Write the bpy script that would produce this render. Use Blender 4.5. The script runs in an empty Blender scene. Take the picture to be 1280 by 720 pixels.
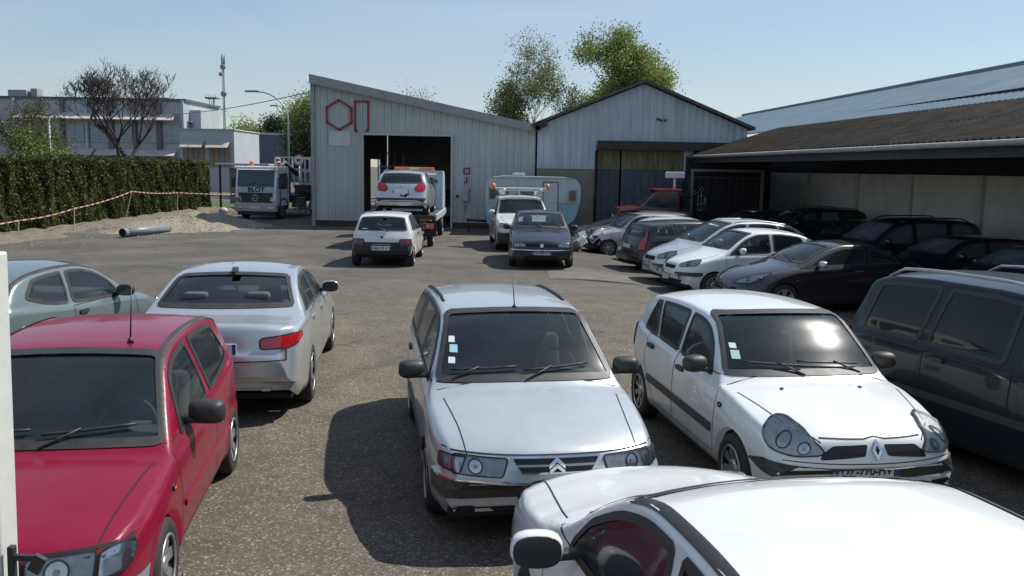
import bpy, bmesh, math, random
import numpy as np
from mathutils import Vector, Matrix
from mathutils.bvhtree import BVHTree
R=math.radians
random.seed(7); rng=np.random.default_rng(7)
S=bpy.context.scene; COL=S.collection
# ---------------------------------------------------------------- camera
cam_d=bpy.data.cameras.new('camera'); cam=bpy.data.objects.new('camera',cam_d); COL.objects.link(cam)
S.camera=cam
cam_d.sensor_width=36.0; cam_d.lens=36.0*1109/1280; cam_d.clip_start=0.05; cam_d.clip_end=3000
cam.location=(0,0,2.62)
PITCH=math.atan(150/1109)
cam.rotation_mode='QUATERNION'
cam.rotation_quaternion=(Matrix.Rotation(R(90)-PITCH,3,'X')@Matrix.Rotation(R(1.0),3,'Z')).to_quaternion()
# ---------------------------------------------------------------- light
SUN=Vector((0.70,0.40,1.0)).normalized()
EL=math.asin(SUN.z); AZ=math.atan2(SUN.x,SUN.y)
W=bpy.data.worlds.new('World'); S.world=W; W.use_nodes=True
nt=W.node_tree; nt.nodes.clear()
o=nt.nodes.new('ShaderNodeOutputWorld'); bg=nt.nodes.new('ShaderNodeBackground'); sky=nt.nodes.new('ShaderNodeTexSky')
sky.sky_type='NISHITA'; sky.sun_disc=False; sky.sun_elevation=EL; sky.sun_rotation=AZ
sky.altitude=50; sky.air_density=1.25; sky.dust_density=.25; sky.ozone_density=3.0
bg.inputs[1].default_value=0.092
tc=nt.nodes.new('ShaderNodeTexCoord'); mp=nt.nodes.new('ShaderNodeMapping'); nz=nt.nodes.new('ShaderNodeTexNoise')
mp.inputs['Scale'].default_value=(1.2,1.6,6.5); mp.inputs['Rotation'].default_value=(0,R(12),R(20))
nz.inputs['Scale'].default_value=1.5; nz.inputs['Detail'].default_value=7; nz.inputs['Roughness'].default_value=.55; nz.inputs['Distortion'].default_value=.6
cr=nt.nodes.new('ShaderNodeValToRGB'); cr.color_ramp.elements[0].position=.36; cr.color_ramp.elements[0].color=(.18,.18,.18,1)
cr.color_ramp.elements[1].position=.70; cr.color_ramp.elements[1].color=(.62,.62,.62,1)
mx=nt.nodes.new('ShaderNodeMix'); mx.data_type='RGBA'
nt.links.new(tc.outputs['Generated'],mp.inputs[0]); nt.links.new(mp.outputs[0],nz.inputs[0]); nt.links.new(nz.outputs[0],cr.inputs[0])
nt.links.new(cr.outputs[0],mx.inputs[0]); nt.links.new(sky.outputs[0],mx.inputs[6]); mx.inputs[7].default_value=(5.7,6.3,6.7,1)
tn=nt.nodes.new('ShaderNodeMix'); tn.data_type='RGBA'; tn.blend_type='MULTIPLY'; tn.inputs[0].default_value=1; tn.inputs[7].default_value=(.925,.975,1.07,1); nt.links.new(mx.outputs[2],tn.inputs[6]); nt.links.new(tn.outputs[2],bg.inputs[0]); nt.links.new(bg.outputs[0],o.inputs[0])
sl=bpy.data.lights.new('sun','SUN'); sl.energy=4.9; sl.angle=R(0.53); sl.color=(1,.955,.89)
so=bpy.data.objects.new('sun',sl); COL.objects.link(so); so.rotation_mode='QUATERNION'
so.rotation_quaternion=SUN.to_track_quat('Z','Y')
vs=S.view_settings; vs.view_transform='Standard'; vs.look='None'; vs.exposure=0.18; vs.gamma=1; vs.use_curve_mapping=False
S.render.resolution_x=1024; S.render.resolution_y=576
try:
    S.cycles.max_bounces=7; S.cycles.transparent_max_bounces=12; S.cycles.caustics_reflective=False; S.cycles.caustics_refractive=False
    S.cycles.sample_clamp_indirect=4
except Exception: pass
# ---------------------------------------------------------------- materials
MC={}
def _n(m,t): return m.node_tree.nodes.new(t)
def mat(name,col,rough=.6,metal=0,coat=0,noise=0,nscale=6,col2=None,bump=0,bscale=40,spec=.5,emit=None,stretch=None):
    """principled surface, with optional procedural mottling between col and col2 and bump"""
    if name in MC: return MC[name]
    m=bpy.data.materials.new(name); m.use_nodes=True; b=m.node_tree.nodes['Principled BSDF']; L=m.node_tree.links
    b.inputs['Base Color'].default_value=(*col,1); b.inputs['Roughness'].default_value=rough; b.inputs['Metallic'].default_value=metal
    b.inputs['Coat Weight'].default_value=coat; b.inputs['Coat Roughness'].default_value=.04
    b.inputs['Specular IOR Level'].default_value=spec
    if emit: b.inputs['Emission Color'].default_value=(*col,1); b.inputs['Emission Strength'].default_value=emit
    if noise or bump:
        t=_n(m,'ShaderNodeTexCoord'); src=t.outputs['Object']
        if stretch:
            mpp=_n(m,'ShaderNodeMapping'); mpp.inputs['Scale'].default_value=stretch; L.new(src,mpp.inputs[0]); src=mpp.outputs[0]
    if noise:
        z=_n(m,'ShaderNodeTexNoise'); z.inputs['Scale'].default_value=nscale; z.inputs['Detail'].default_value=8; z.inputs['Roughness'].default_value=.65
        L.new(src,z.inputs[0])
        c2=col2 or tuple(c*(1-noise) for c in col)
        r=_n(m,'ShaderNodeValToRGB'); r.color_ramp.elements[0].position=.35; r.color_ramp.elements[1].position=.68
        r.color_ramp.elements[0].color=(*c2,1); r.color_ramp.elements[1].color=(*col,1)
        L.new(z.outputs[0],r.inputs[0]); L.new(r.outputs[0],b.inputs['Base Color'])
        mr=_n(m,'ShaderNodeMapRange'); mr.inputs[3].default_value=min(1,rough+.12); mr.inputs[4].default_value=max(0.02,rough-.06)
        L.new(z.outputs[0],mr.inputs[0]); L.new(mr.outputs[0],b.inputs['Roughness'])
    if bump:
        z2=_n(m,'ShaderNodeTexNoise'); z2.inputs['Scale'].default_value=bscale; z2.inputs['Detail'].default_value=4; L.new(src,z2.inputs[0])
        bp=_n(m,'ShaderNodeBump'); bp.inputs['Strength'].default_value=bump; bp.inputs['Distance'].default_value=.02
        L.new(z2.outputs[0],bp.inputs['Height']); L.new(bp.outputs[0],b.inputs['Normal'])
    MC[name]=m; return m
def paint(name,col,metal=0.0,rough=.32,dust=.10):
    
    """car paint: base coat, clear coat, thin uneven road dust"""
    if name in MC: return MC[name]
    m=mat(name,col,rough,metal,coat=.9 if metal==0 else .8); b=m.node_tree.nodes['Principled BSDF']; L=m.node_tree.links
    b.inputs['Coat Roughness'].default_value=.05
    t=_n(m,'ShaderNodeTexCoord'); z=_n(m,'ShaderNodeTexNoise'); z.inputs['Scale'].default_value=3.2; z.inputs['Detail'].default_value=9; z.inputs['Roughness'].default_value=.7
    L.new(t.outputs['Object'],z.inputs[0])
    r=_n(m,'ShaderNodeValToRGB'); r.color_ramp.elements[0].position=.38; r.color_ramp.elements[1].position=.75
    r.color_ramp.elements[0].color=(0,0,0,1); r.color_ramp.elements[1].color=(dust*2.2,)*3+(1,)
    L.new(z.outputs[0],r.inputs[0])
    # dust also gathers low on the flanks
    sp=_n(m,'ShaderNodeSeparateXYZ'); L.new(t.outputs['Object'],sp.inputs[0])
    mr=_n(m,'ShaderNodeMapRange'); mr.inputs[1].default_value=.2; mr.inputs[2].default_value=.6; mr.inputs[3].default_value=min(.35,dust*3); mr.inputs[4].default_value=0
    L.new(sp.outputs[2],mr.inputs[0])
    ad=_n(m,'ShaderNodeMath'); ad.operation='MULTIPLY_ADD'; L.new(mr.outputs[0],ad.inputs[0]); L.new(z.outputs[0],ad.inputs[1]); L.new(r.outputs[0],ad.inputs[2])
    mi=_n(m,'ShaderNodeMix'); mi.data_type='RGBA'; L.new(ad.outputs[0],mi.inputs[0]); mi.inputs[6].default_value=(*col,1); mi.inputs[7].default_value=(.26,.24,.21,1)
    L.new(mi.outputs[2],b.inputs['Base Color'])
    m2=_n(m,'ShaderNodeMapRange'); m2.inputs[3].default_value=.01; m2.inputs[4].default_value=.07; L.new(z.outputs[0],m2.inputs[0]); L.new(m2.outputs[0],b.inputs['Coat Roughness'])
    return m
def glassmat(name,tint=(.42,.47,.46),dust=.05,rough=.02):
    if name in MC: return MC[name]
    m=bpy.data.materials.new(name); m.use_nodes=True; N=m.node_tree.nodes; L=m.node_tree.links; N.clear()
    out=N.new('ShaderNodeOutputMaterial'); tr=N.new('ShaderNodeBsdfTransparent'); tr.inputs[0].default_value=(*tint,1)
    g=N.new('ShaderNodeBsdfGlossy'); g.inputs['Roughness'].default_value=rough; g2=N.new('ShaderNodeBsdfGlossy'); g2.inputs['Roughness'].default_value=.24
    d=N.new('ShaderNodeBsdfDiffuse'); d.inputs[0].default_value=(.34,.43,.48,1)
    fr=N.new('ShaderNodeFresnel'); fr.inputs[0].default_value=1.5
    t=N.new('ShaderNodeTexCoord'); z=N.new('ShaderNodeTexNoise'); z.inputs['Scale'].default_value=2; z.inputs['Detail'].default_value=4; L.new(t.outputs['Object'],z.inputs[0])
    mr=N.new('ShaderNodeMapRange'); mr.inputs[1].default_value=.3; mr.inputs[2].default_value=.75; mr.inputs[3].default_value=dust*.6; mr.inputs[4].default_value=dust*1.4; L.new(z.outputs[0],mr.inputs[0])
    a=N.new('ShaderNodeMixShader'); b=N.new('ShaderNodeMixShader'); c=N.new('ShaderNodeMixShader')
    L.new(mr.outputs[0],a.inputs[0]); L.new(tr.outputs[0],a.inputs[1]); L.new(d.outputs[0],a.inputs[2])
    c.inputs[0].default_value=.30; L.new(g.outputs[0],c.inputs[1]); L.new(g2.outputs[0],c.inputs[2])
    L.new(fr.outputs[0],b.inputs[0]); L.new(a.outputs[0],b.inputs[1]); L.new(c.outputs[0],b.inputs[2]); L.new(b.outputs[0],out.inputs[0])
    MC[name]=m; return m
RUB=mat('rubber',(.018,.018,.019),.75,noise=.3,nscale=12,col2=(.03,.029,.027))
BLK=mat('black_trim',(.02,.02,.021),.5,noise=.3,nscale=9,col2=(.035,.034,.032))
GAP=mat('panel_gap_black',(.006,.006,.006),.8)
LINER=mat('liner_black',(.008,.008,.008),.9)
CHR=mat('chrome',(.75,.75,.76),.12,1)
ALU=mat('wheel_silver',(.48,.49,.50),.34,.7,noise=.35,nscale=9)
CABIN=mat('cabin_trim',(.085,.085,.09),.75)
CLOTH=mat('seat_cloth',(.12,.125,.14),.9,noise=.3,nscale=30)
GLASS=glassmat('car_glass',(.55,.64,.66),.05)
GLASSPALE=glassmat('sky_pale_glass',(.35,.38,.4),.30)  # extra diffuse paleness stands in for sky reflected in the windscreens
GLASSD=glassmat('tinted_glass',(.12,.13,.13),.03)
HGL=glassmat('lamp_glass',(.97,.98,.99),.06)
REFL=mat('reflector',(.62,.64,.66),.22,.9)
REDL=mat('red_lens',(.42,.008,.014),.18,coat=1)
AMB=mat('amber_lens',(.75,.20,.02),.25,coat=1)
WHP=mat('plate_white',(.72,.73,.72),.45); BLUP=mat('plate_blue',(.02,.06,.30),.45)
GALV=mat('galvanised',(.42,.43,.43),.45,.6,noise=.2,nscale=14)
# ---------------------------------------------------------------- object helpers
def empty(name,loc=(0,0,0),rz=0,label=None,cat=None,group=None,kind=None):
    o=bpy.data.objects.new(name,None); COL.objects.link(o); o.location=loc; o.rotation_euler=(0,0,rz); o.empty_display_size=.2
    return tag(o,label,cat,group,kind)
def tag(o,label=None,cat=None,group=None,kind=None):
    if label: o['label']=label
    if cat: o['category']=cat
    if group: o['group']=group
    if kind: o['kind']=kind
    return o
def meshobj(name,V,F,mats,parent=None,midx=None,smooth=False,normals=None,flip=False):
    me=bpy.data.meshes.new(name)
    V=[tuple(v) for v in V]; 
    if flip: F=[tuple(reversed(f)) for f in F]
    me.from_pydata(V,[],F)
    for m in (mats if isinstance(mats,(list,tuple)) else [mats]): me.materials.append(m)
    if midx is not None: me.polygons.foreach_set('material_index',midx)
    if smooth: me.polygons.foreach_set('use_smooth',[True]*len(me.polygons))
    me.update()
    if normals is not None:
        nn=np.array(normals,float); vv=np.array(V,float)
        if not np.isfinite(nn).all() or not np.isfinite(vv).all() or (np.abs(nn).sum(1)<.1).any() or me.validate(): print('BADMESH',name,len(V),np.isfinite(nn).all(),np.isfinite(vv).all(),(np.abs(nn).sum(1)<.1).sum()); normals=None
    if normals is not None: me.normals_split_custom_set_from_vertices([tuple(n) for n in normals])
    o=bpy.data.objects.new(name,me); COL.objects.link(o)
    if parent: o.parent=parent
    return o
class B:
    """collects shapes into one mesh"""
    def __init__(s): s.bm=bmesh.new()
    def box(s,c,d,rot=None,bev=0,mi=0,taper=None):
        """c centre, d full size; taper=(fx,fy) scales the top face"""
        r=bmesh.ops.create_cube(s.bm,size=1); vs_=r['verts']
        for v in vs_:
            p=v.co.copy(); k=(1,1)
            if taper and p.z>0: k=taper
            v.co=Vector((p.x*d[0]*k[0],p.y*d[1]*k[1],p.z*d[2]))
        fs=list({f for v in vs_ for f in v.link_faces})
        if bev:
            es=list({e for v in vs_ for e in v.link_edges})
            g=bmesh.ops.bevel(s.bm,geom=es,offset=bev,segments=2,affect='EDGES',profile=.5); 
            vs_=list({v for f in g['faces'] for v in f.verts}|{v for v in vs_ if v.is_valid}); fs=list({f for v in vs_ for f in v.link_faces})
        M=Matrix.Translation(c)
        if rot is not None: M=M@(rot.to_4x4() if not isinstance(rot,tuple) else Matrix.Rotation(rot[2],4,'Z')@Matrix.Rotation(rot[1],4,'Y')@Matrix.Rotation(rot[0],4,'X'))
        for v in vs_: v.co=M@v.co
        for f in fs: f.material_index=mi
        return s
    def prism(s,poly,axis,a,b,mi=0,bev=0):
        """poly 2d points; axis 'x': poly=(y,z), 'y': (x,z), 'z': (x,y)"""
        def P(p,t): return {'x':(t,p[0],p[1]),'y':(p[0],t,p[1]),'z':(p[0],p[1],t)}[axis]
        A=[s.bm.verts.new(P(p,a)) for p in poly]; Bv=[s.bm.verts.new(P(p,b)) for p in poly]; n=len(poly); fs=[]
        fs.append(s.bm.faces.new(A)); fs.append(s.bm.faces.new(Bv[::-1]))
        for i in range(n): fs.append(s.bm.faces.new((A[(i+1)%n],A[i],Bv[i],Bv[(i+1)%n])))
        bmesh.ops.recalc_face_normals(s.bm,faces=fs)
        if bev:
            es=list({e for f in fs for e in f.edges}); g=bmesh.ops.bevel(s.bm,geom=es,offset=bev,segments=2,affect='EDGES',profile=.5)
            fs=[f for f in fs if f.is_valid]+g['faces']
        for f in fs: f.material_index=mi
        return s
    def tube(s,pts,r,n=8,mi=0,caps=True,r2=None):
        pts=[Vector(p) for p in pts]; rings=[]; up=None
        for i,p in enumerate(pts):
            d=(pts[min(i+1,len(pts)-1)]-pts[max(i-1,0)]).normalized()
            if up is None: up=d.orthogonal().normalized()
            up=(up-d*up.dot(d)); up=up.normalized() if up.length>1e-6 else d.orthogonal().normalized()
            q=d.cross(up); rr=r if r2 is None else r+(r2-r)*i/(len(pts)-1)
            rings.append([s.bm.verts.new(p+(up*math.cos(2*math.pi*k/n)+q*math.sin(2*math.pi*k/n))*rr) for k in range(n)])
        for a,b in zip(rings,rings[1:]):
            for k in range(n):
                f=s.bm.faces.new((a[k],a[(k+1)%n],b[(k+1)%n],b[k])); f.material_index=mi; f.smooth=True
        if caps:
            for c,rv in ((rings[0],True),(rings[-1],False)):
                f=s.bm.faces.new(c[::-1] if rv else c); f.material_index=mi
        return s
    def lathe(s,prof,axis='z',c=(0,0,0),n=24,mi=0,cap=(True,True)):
        """prof: (r,t) along axis"""
        rings=[]
        for r_,t in prof:
            ring=[]
            for k in range(n):
                a=2*math.pi*k/n; u,v=r_*math.cos(a),r_*math.sin(a)
                p={'z':(u,v,t),'y':(u,t,v),'x':(t,u,v)}[axis]; ring.append(s.bm.verts.new(Vector(p)+Vector(c)))
            rings.append(ring)
        fs=[]
        for a,b in zip(rings,rings[1:]):
            for k in range(n): fs.append(s.bm.faces.new((a[k],a[(k+1)%n],b[(k+1)%n],b[k])))
        for ring,k in ((rings[0],cap[0]),(rings[-1],cap[1])):
            if k: fs.append(s.bm.faces.new(ring))
        bmesh.ops.recalc_face_normals(s.bm,faces=fs)
        for f in fs: f.material_index=mi; f.smooth=len(f.verts)==4
        return s
    def xf(s,M):
        for v in s.bm.verts: v.co=M@v.co
        return s
    def build(s,name,mats,parent=None,smooth=False):
        me=bpy.data.meshes.new(name); 
        if smooth:
            for f in s.bm.faces: f.smooth=True
        s.bm.to_mesh(me); s.bm.free()
        for m in (mats if isinstance(mats,(list,tuple)) else [mats]): me.materials.append(m)
        o=bpy.data.objects.new(name,me); COL.objects.link(o)
        if parent: o.parent=parent
        return o
def thing(name,bld,mats,label,cat,group=None,loc=(0,0,0),rz=0,kind=None):
    o=bld.build(name,mats); o.location=loc; o.rotation_euler=(0,0,rz); return tag(o,label,cat,group,kind)
def copy_tree(o,parent=None):
    c=o.copy(); COL.objects.link(c)
    if parent: c.parent=parent
    for ch in o.children: copy_tree(ch,c)
    return c
_tc={}
def text_mesh(txt,size,bold=0.0):
    k=(txt,size,bold)
    if k in _tc: return _tc[k]
    cu=bpy.data.curves.new('lettering','FONT'); cu.body=txt; cu.size=size; cu.align_x='CENTER'; cu.align_y='CENTER'; cu.extrude=.0015; cu.offset=bold
    ob=bpy.data.objects.new('lettering',cu); COL.objects.link(ob)
    dg=bpy.context.evaluated_depsgraph_get(); me=bpy.data.meshes.new_from_object(ob.evaluated_get(dg)); me.materials.clear()
    bpy.data.objects.remove(ob); bpy.data.curves.remove(cu); _tc[k]=me; return me
def text(name,txt,size,m,parent,M,bold=0.0,sx=1.0):
    me=text_mesh(txt,size,bold).copy(); me.materials.append(m); me.transform(M@Matrix.Diagonal((sx,1,1,1)))
    o=bpy.data.objects.new(name,me); COL.objects.link(o)
    if parent: o.parent=parent
    return o
# ---------------------------------------------------------------- ground level
def sst(a,b,x):
    t=np.clip((x-a)/(b-a),0,1); return t*t*(3-2*t)
def gz(X,Y): return float(-0.2*sst(1.5,4.5,X)*sst(9,20,Y))
# ================================================================ CARS
def pchip(P):
    x=np.array([p[0] for p in P],float); y=np.array([p[1] for p in P],float); h=np.diff(x); d=np.diff(y)/h; m=np.zeros(len(x))
    m[0]=d[0]; m[-1]=d[-1]
    for i in range(1,len(x)-1):
        if d[i-1]*d[i]>0:
            w1=2*h[i]+h[i-1]; w2=h[i]+2*h[i-1]; m[i]=(w1+w2)/(w1/d[i-1]+w2/d[i])
    def f(q):
        q=np.clip(q,x[0],x[-1]); i=np.clip(np.searchsorted(x,q)-1,0,len(x)-2); t=(q-x[i])/h[i]
        return (2*t**3-3*t*t+1)*y[i]+(t**3-2*t*t+t)*h[i]*m[i]+(-2*t**3+3*t*t)*y[i+1]+(t**3-t*t)*h[i]*m[i+1]
    return f
def chaikin(P,n=1,closed=True):
    for _ in range(n):
        Q=[]; N=len(P)
        if not closed: Q.append(P[0])
        for i in range(N if closed else N-1):
            a=np.array(P[i]);b=np.array(P[(i+1)%N]); Q+= [tuple(a*.75+b*.25),tuple(a*.25+b*.75)]
        if not closed: Q.append(P[-1])
        P=Q
    return P
def roundpoly(P,r=.03):
    """rounds each corner by distance r"""
    Q=[];N=len(P)
    for i in range(N):
        a,b,c=[np.array(P[(i+k)%N],float) for k in (-1,0,1)]
        la,lc=np.linalg.norm(a-b),np.linalg.norm(c-b)
        if la<1e-6 or lc<1e-6: continue
        ra=min(r,la*.45);rc=min(r,lc*.45); p=b+(a-b)/la*ra;q=b+(c-b)/lc*rc
        Q+=[tuple(p),tuple((p+q+2*b)/4),tuple(q)]
    return Q
def shrink(P,d):
    P=np.array(P,float); N=len(P); A=0.5*sum(P[i][0]*P[(i+1)%N][1]-P[(i+1)%N][0]*P[i][1] for i in range(N)); sg=1 if A>0 else -1
    Q=[]
    for i in range(N):
        a,b,c=P[i-1],P[i],P[(i+1)%N]; e1=b-a;e2=c-b; e1/=max(np.linalg.norm(e1),1e-9);e2/=max(np.linalg.norm(e2),1e-9)
        n=np.array([-(e1[1]+e2[1]),e1[0]+e2[0]])*sg; l=np.linalg.norm(n); n=n/l if l>1e-6 else np.array([-e1[1],e1[0]])*sg
        co=max(.5,abs(n[0]*-e1[1]+n[1]*e1[0])); Q.append(b+n*d/co)
    return [tuple(q) for q in Q]
def inside(P,x,y):
    P=np.array(P); x=np.asarray(x);y=np.asarray(y); c=np.zeros(x.shape,bool); j=len(P)-1
    for i in range(len(P)):
        xi,yi=P[i];xj,yj=P[j]
        with np.errstate(divide='ignore',invalid='ignore'):
            k=((yi>y)!=(yj>y))&(x<(xj-xi)*(y-yi)/(yj-yi)+xi)
        c^=k; j=i
    return c
def circ(cx,cy,r,n=20,ry=None): return [(cx+r*math.cos(2*math.pi*i/n),cy+(ry or r)*math.sin(2*math.pi*i/n)) for i in range(n)]
def lerp(a,b,t): return a+(b-a)*t

class Car:
    def __init__(c,sp,res=.028):
        c.sp=sp; c.L=sp['L']; c.Wd=sp['W']/2; c.res=res
        c.top=pchip(sp['top']); c.beltf=pchip(sp['belt']); c.botf=pchip(sp.get('bot',[(0,.27),(.25,.2),(c.L-.3,.22),(c.L,.34)]))
        c.tan=math.tan(R(sp.get('tumble',22))); c.bf=sp.get('bowf',.17); c.br=sp.get('bowr',.12)
        c.surface()
    def section(c,s):
        L=c.L; top=float(c.top(s)); belt=min(float(c.beltf(s)),top-.035); zs=min(float(c.botf(s)),belt-.05)
        af=c.sp.get('af',.75); ar=c.sp.get('ar',.8); W=c.Wd
        W=W*(1-c.sp.get('tf',.12)*max(0,(af-s)/af)**2.4-c.sp.get('tr',.10)*max(0,(s-(L-ar))/ar)**2.4)
        rs=c.sp.get('shoulder',.06)
        crown=c.sp.get('crown',.05); g=max(0,top-belt-crown)
        # narrower roof towards the tail
        yc=W-rs-.01-g*c.tan; zc=belt+g
        if g<1e-4: zc=belt; 
        P=[(W-.06,zs),(W-.015,zs+.07),(W-.004,zs+.2*(belt-zs)+.05),(W,zs+.55*(belt-zs)),(W-.006,zs+.75*(belt-zs)),(W-rs*.45,belt-.035),(W-rs,belt)]
        if g>.02: P+= [(lerp(W-rs,yc,.12),lerp(belt,zc,.12)),(lerp(W-rs,yc,.55)+.008,lerp(belt,zc,.55)),(lerp(W-rs,yc,1-min(.4,.06/g)),lerp(belt,zc,1-min(.4,.06/g)))]
        P+=[(yc,zc)]
        for k in (.93,.75,.5,.25,0): P.append((yc*k,zc+(top-zc)*(1-k**2.2)))
        Q=chaikin(P,3,closed=False); return np.array(Q),yc,zc
    def surface(c):
        L=c.L; s=np.linspace(0,L,600); z=c.top(s); al=np.concatenate([[0],np.cumsum(np.hypot(np.diff(s),np.diff(z)))])
        n=int(al[-1]/c.res); st=np.interp(np.linspace(0,al[-1],n),al,s); c.st=st
        nt=int(2.15/c.res/1.35); rows=[]; c.edge=[]
        for si in st:
            Q,yc,zc=c.section(si); d=np.concatenate([[0],np.cumsum(np.hypot(*np.diff(Q,axis=0).T))])
            t=np.linspace(0,d[-1],nt); y=np.interp(t,d,Q[:,0]); zz=np.interp(t,d,Q[:,1])
            k=(1-min(1,si/(L*.5)))**.8*c.bf if si<L/2 else -((si-L/2)/(L/2))**1.6*c.br
            x=si+k*(np.abs(y)/c.Wd)**2.6; rows.append(np.stack([x,y,zz],1)); c.edge.append((si+k*(yc/c.Wd)**2.6,yc,zc,float(min(c.beltf(si),c.top(si)-.035))))
        H=np.array(rows); Mi=H[:,::-1][:,1:].copy(); Mi[...,1]*=-1
        G=np.concatenate([H,Mi],1); 
        df=c.sp.get('deform')
        if df: G=df(G)
        c.G=G; ns,m,_=G.shape; c.V=G.reshape(-1,3)
        F=[(i*m+j,i*m+j+1,(i+1)*m+j+1,(i+1)*m+j) for i in range(ns-1) for j in range(m-1)]
        for i,fl in ((0,False),(ns-1,True)):
            for j in range(m//2):
                a,b_,d_,e=i*m+j,i*m+j+1,i*m+m-2-j,i*m+m-1-j
                f=(a,e,d_,b_) if b_!=d_ else (a,e,b_)
                F.append(f if not fl else f[::-1])
        c.F=F
        c.bvh=BVHTree.FromPolygons([Vector(v) for v in c.V],F)
        # outward vertex normals
        me=bpy.data.meshes.new('tmp'); me.from_pydata([tuple(v) for v in c.V],[],F); me.update()
        N=np.zeros(len(c.V)*3); me.vertices.foreach_get('normal',N); N=N.reshape(-1,3); bpy.data.meshes.remove(me)
        j=len(c.V)//2
        # orient: check the top centre vertex mid car
        k=(ns//2)*m+m//2; 
        if N[k,2]<0: N=-N; c.F=[tuple(reversed(f)) for f in F]; F=c.F
        c.N=N; E_=np.array(c.edge); o_=np.argsort(E_[:,0]); c.E=E_[o_]
        Fa=[f if len(f)==4 else (f[0],f[1],f[2],f[2]) for f in F]; c.Fa=np.array(Fa); c.cen=c.V[c.Fa].mean(1); c.keep=np.ones(len(F),bool); c.reg=np.zeros(len(F),int); c.regs=['body']
        c.matreg={}
    def zc(c,x): return float(np.interp(x,c.E[:,0],c.E[:,2]))
    def belt(c,x): return float(np.interp(x,c.E[:,0],c.E[:,3]))
    def yc_at(c,z,front=True):
        i=len(c.E)//2; E=c.E[:i] if front else c.E[i:][::-1]
        zz=np.maximum.accumulate(E[:,2]); return float(np.interp(z,zz,E[:,1]))
    # --- projecting onto the shell: returns (point, normal)
    def hit(c,p,fr,off=0):
        a,b=p
        if fr=='L': o_,d=Vector((a,3,b)),Vector((0,-1,0))
        elif fr=='R': o_,d=Vector((a,-3,b)),Vector((0,1,0))
        elif fr=='F': o_,d=Vector((-3,a,b)),Vector((1,0,0))
        elif fr=='B': o_,d=Vector((c.L+3,a,b)),Vector((-1,0,0))
        elif fr=='T': o_,d=Vector((a,b,4)),Vector((0,0,-1))
        else: # (kind, side, angle): corner view, a is measured along the tangent
            k,sd,an=fr; d=Vector((math.cos(an)*(1 if k=='F' else -1),-sd*math.sin(an),0)); u=Vector((math.sin(an)*(1 if k=='F' else -1),sd*math.cos(an),0))
            base=Vector((0,0,b)) if k=='F' else Vector((c.L,0,b)); o_=base+u*a-d*4
        h,n,i,_=c.bvh.ray_cast(o_,d)
        if h is None:
            q=o_+d*(2.2 if fr in('L','R') else 3.0); h,n,i,_=c.bvh.find_nearest(q); 
        # smooth normal
        f=c.F[i]; w=[1/((Vector(c.V[k])-h).length+1e-4) for k in f]; nn=Vector((0,0,0))
        for k,wi in zip(f,w): nn+=Vector(c.N[k])*wi
        nn.normalize()
        if nn.dot(d)>0 : nn=nn
        return h+nn*off,nn
    def patch(c,poly,fr,off=.004,cell=.06):
        """polygon draped over the shell -> V,F,N"""
        bm=bmesh.new(); vs_=[bm.verts.new((p[0],p[1],0)) for p in poly]; bm.faces.new(vs_)
        xs=[p[0] for p in poly]; ys=[p[1] for p in poly]
        for ax,lo,hi in ((0,min(xs),max(xs)),(1,min(ys),max(ys))):
            n=int((hi-lo)/cell)
            for k in range(1,n+1):
                q=lo+(hi-lo)*k/(n+1); co=[0,0,0];co[ax]=q; no=[0,0,0];no[ax]=1
                bmesh.ops.bisect_plane(bm,geom=bm.verts[:]+bm.edges[:]+bm.faces[:],plane_co=co,plane_no=no)
        bm.verts.index_update(); bm.verts.ensure_lookup_table(); V=[];N=[]
        for v in bm.verts:
            h,n=c.hit((v.co.x,v.co.y),fr,off); V.append(h);N.append(n)
        F=[[v.index for v in f.verts] for f in bm.faces]; bm.free()
        return c._orient(V,F,N)
    def _orient(c,V,F,N):
        out=[]
        for f in F:
            a,b,d=V[f[0]],V[f[1]],V[f[2]]; n=(b-a).cross(d-a)
            out.append(list(f) if n.dot(N[f[0]])>0 else list(f)[::-1])
        return V,out,N
    def ring(c,poly,w,fr,off=.006,dens=.05,wo=0):
        P=[];n=len(poly)
        for i in range(n):
            a=np.array(poly[i]);b=np.array(poly[(i+1)%n]); k=max(1,int(np.linalg.norm(b-a)/dens)); P+=[tuple(a+(b-a)*t/k) for t in range(k)]
        I=shrink(P,w); O=shrink(P,-wo) if wo else P; V=[];N=[];F=[]; Md=[((a[0]+b_[0])/2,(a[1]+b_[1])/2) for a,b_ in zip(O,I)]
        for p,p0 in zip(O,P):
            h,nn=c.hit(p,fr,off-.004)
            if wo:
                h0,n0=c.hit(p0,fr,off-.004)
                if (h-h0).length>wo*3.5: h,nn=h0,n0
            V.append(h);N.append(nn)
        for p in Md: h,nn=c.hit(p,fr,off);V.append(h);N.append(nn)
        for p in I: h,nn=c.hit(p,fr,off);V.append(h);N.append(nn)
        m=len(P)
        for k_ in (0,m):
            for i in range(m): F.append([k_+i,k_+(i+1)%m,k_+m+(i+1)%m,k_+m+i])
        return c._orient(V,F,N)
    def strip(c,line,w,fr,off=.003,dens=.06,closed=False):
        P=[];L=list(line)+([line[0]] if closed else [])
        for a,b in zip(L,L[1:]):
            a=np.array(a);b=np.array(b);k=max(1,int(np.linalg.norm(b-a)/dens)); P+=[a+(b-a)*t/k for t in range(k)]
        P.append(np.array(L[-1])); V=[];N=[];F=[]
        for i,p in enumerate(P):
            d=P[min(i+1,len(P)-1)]-P[max(i-1,0)]; d=d/max(np.linalg.norm(d),1e-9); n=np.array([-d[1],d[0]])*w/2
            for q in (p+n,p-n): h,nn=c.hit(tuple(q),fr,off);V.append(h);N.append(nn)
        for i in range(len(P)-1): F.append([2*i,2*i+1,2*i+3,2*i+2])
        return c._orient(V,F,N)
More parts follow.
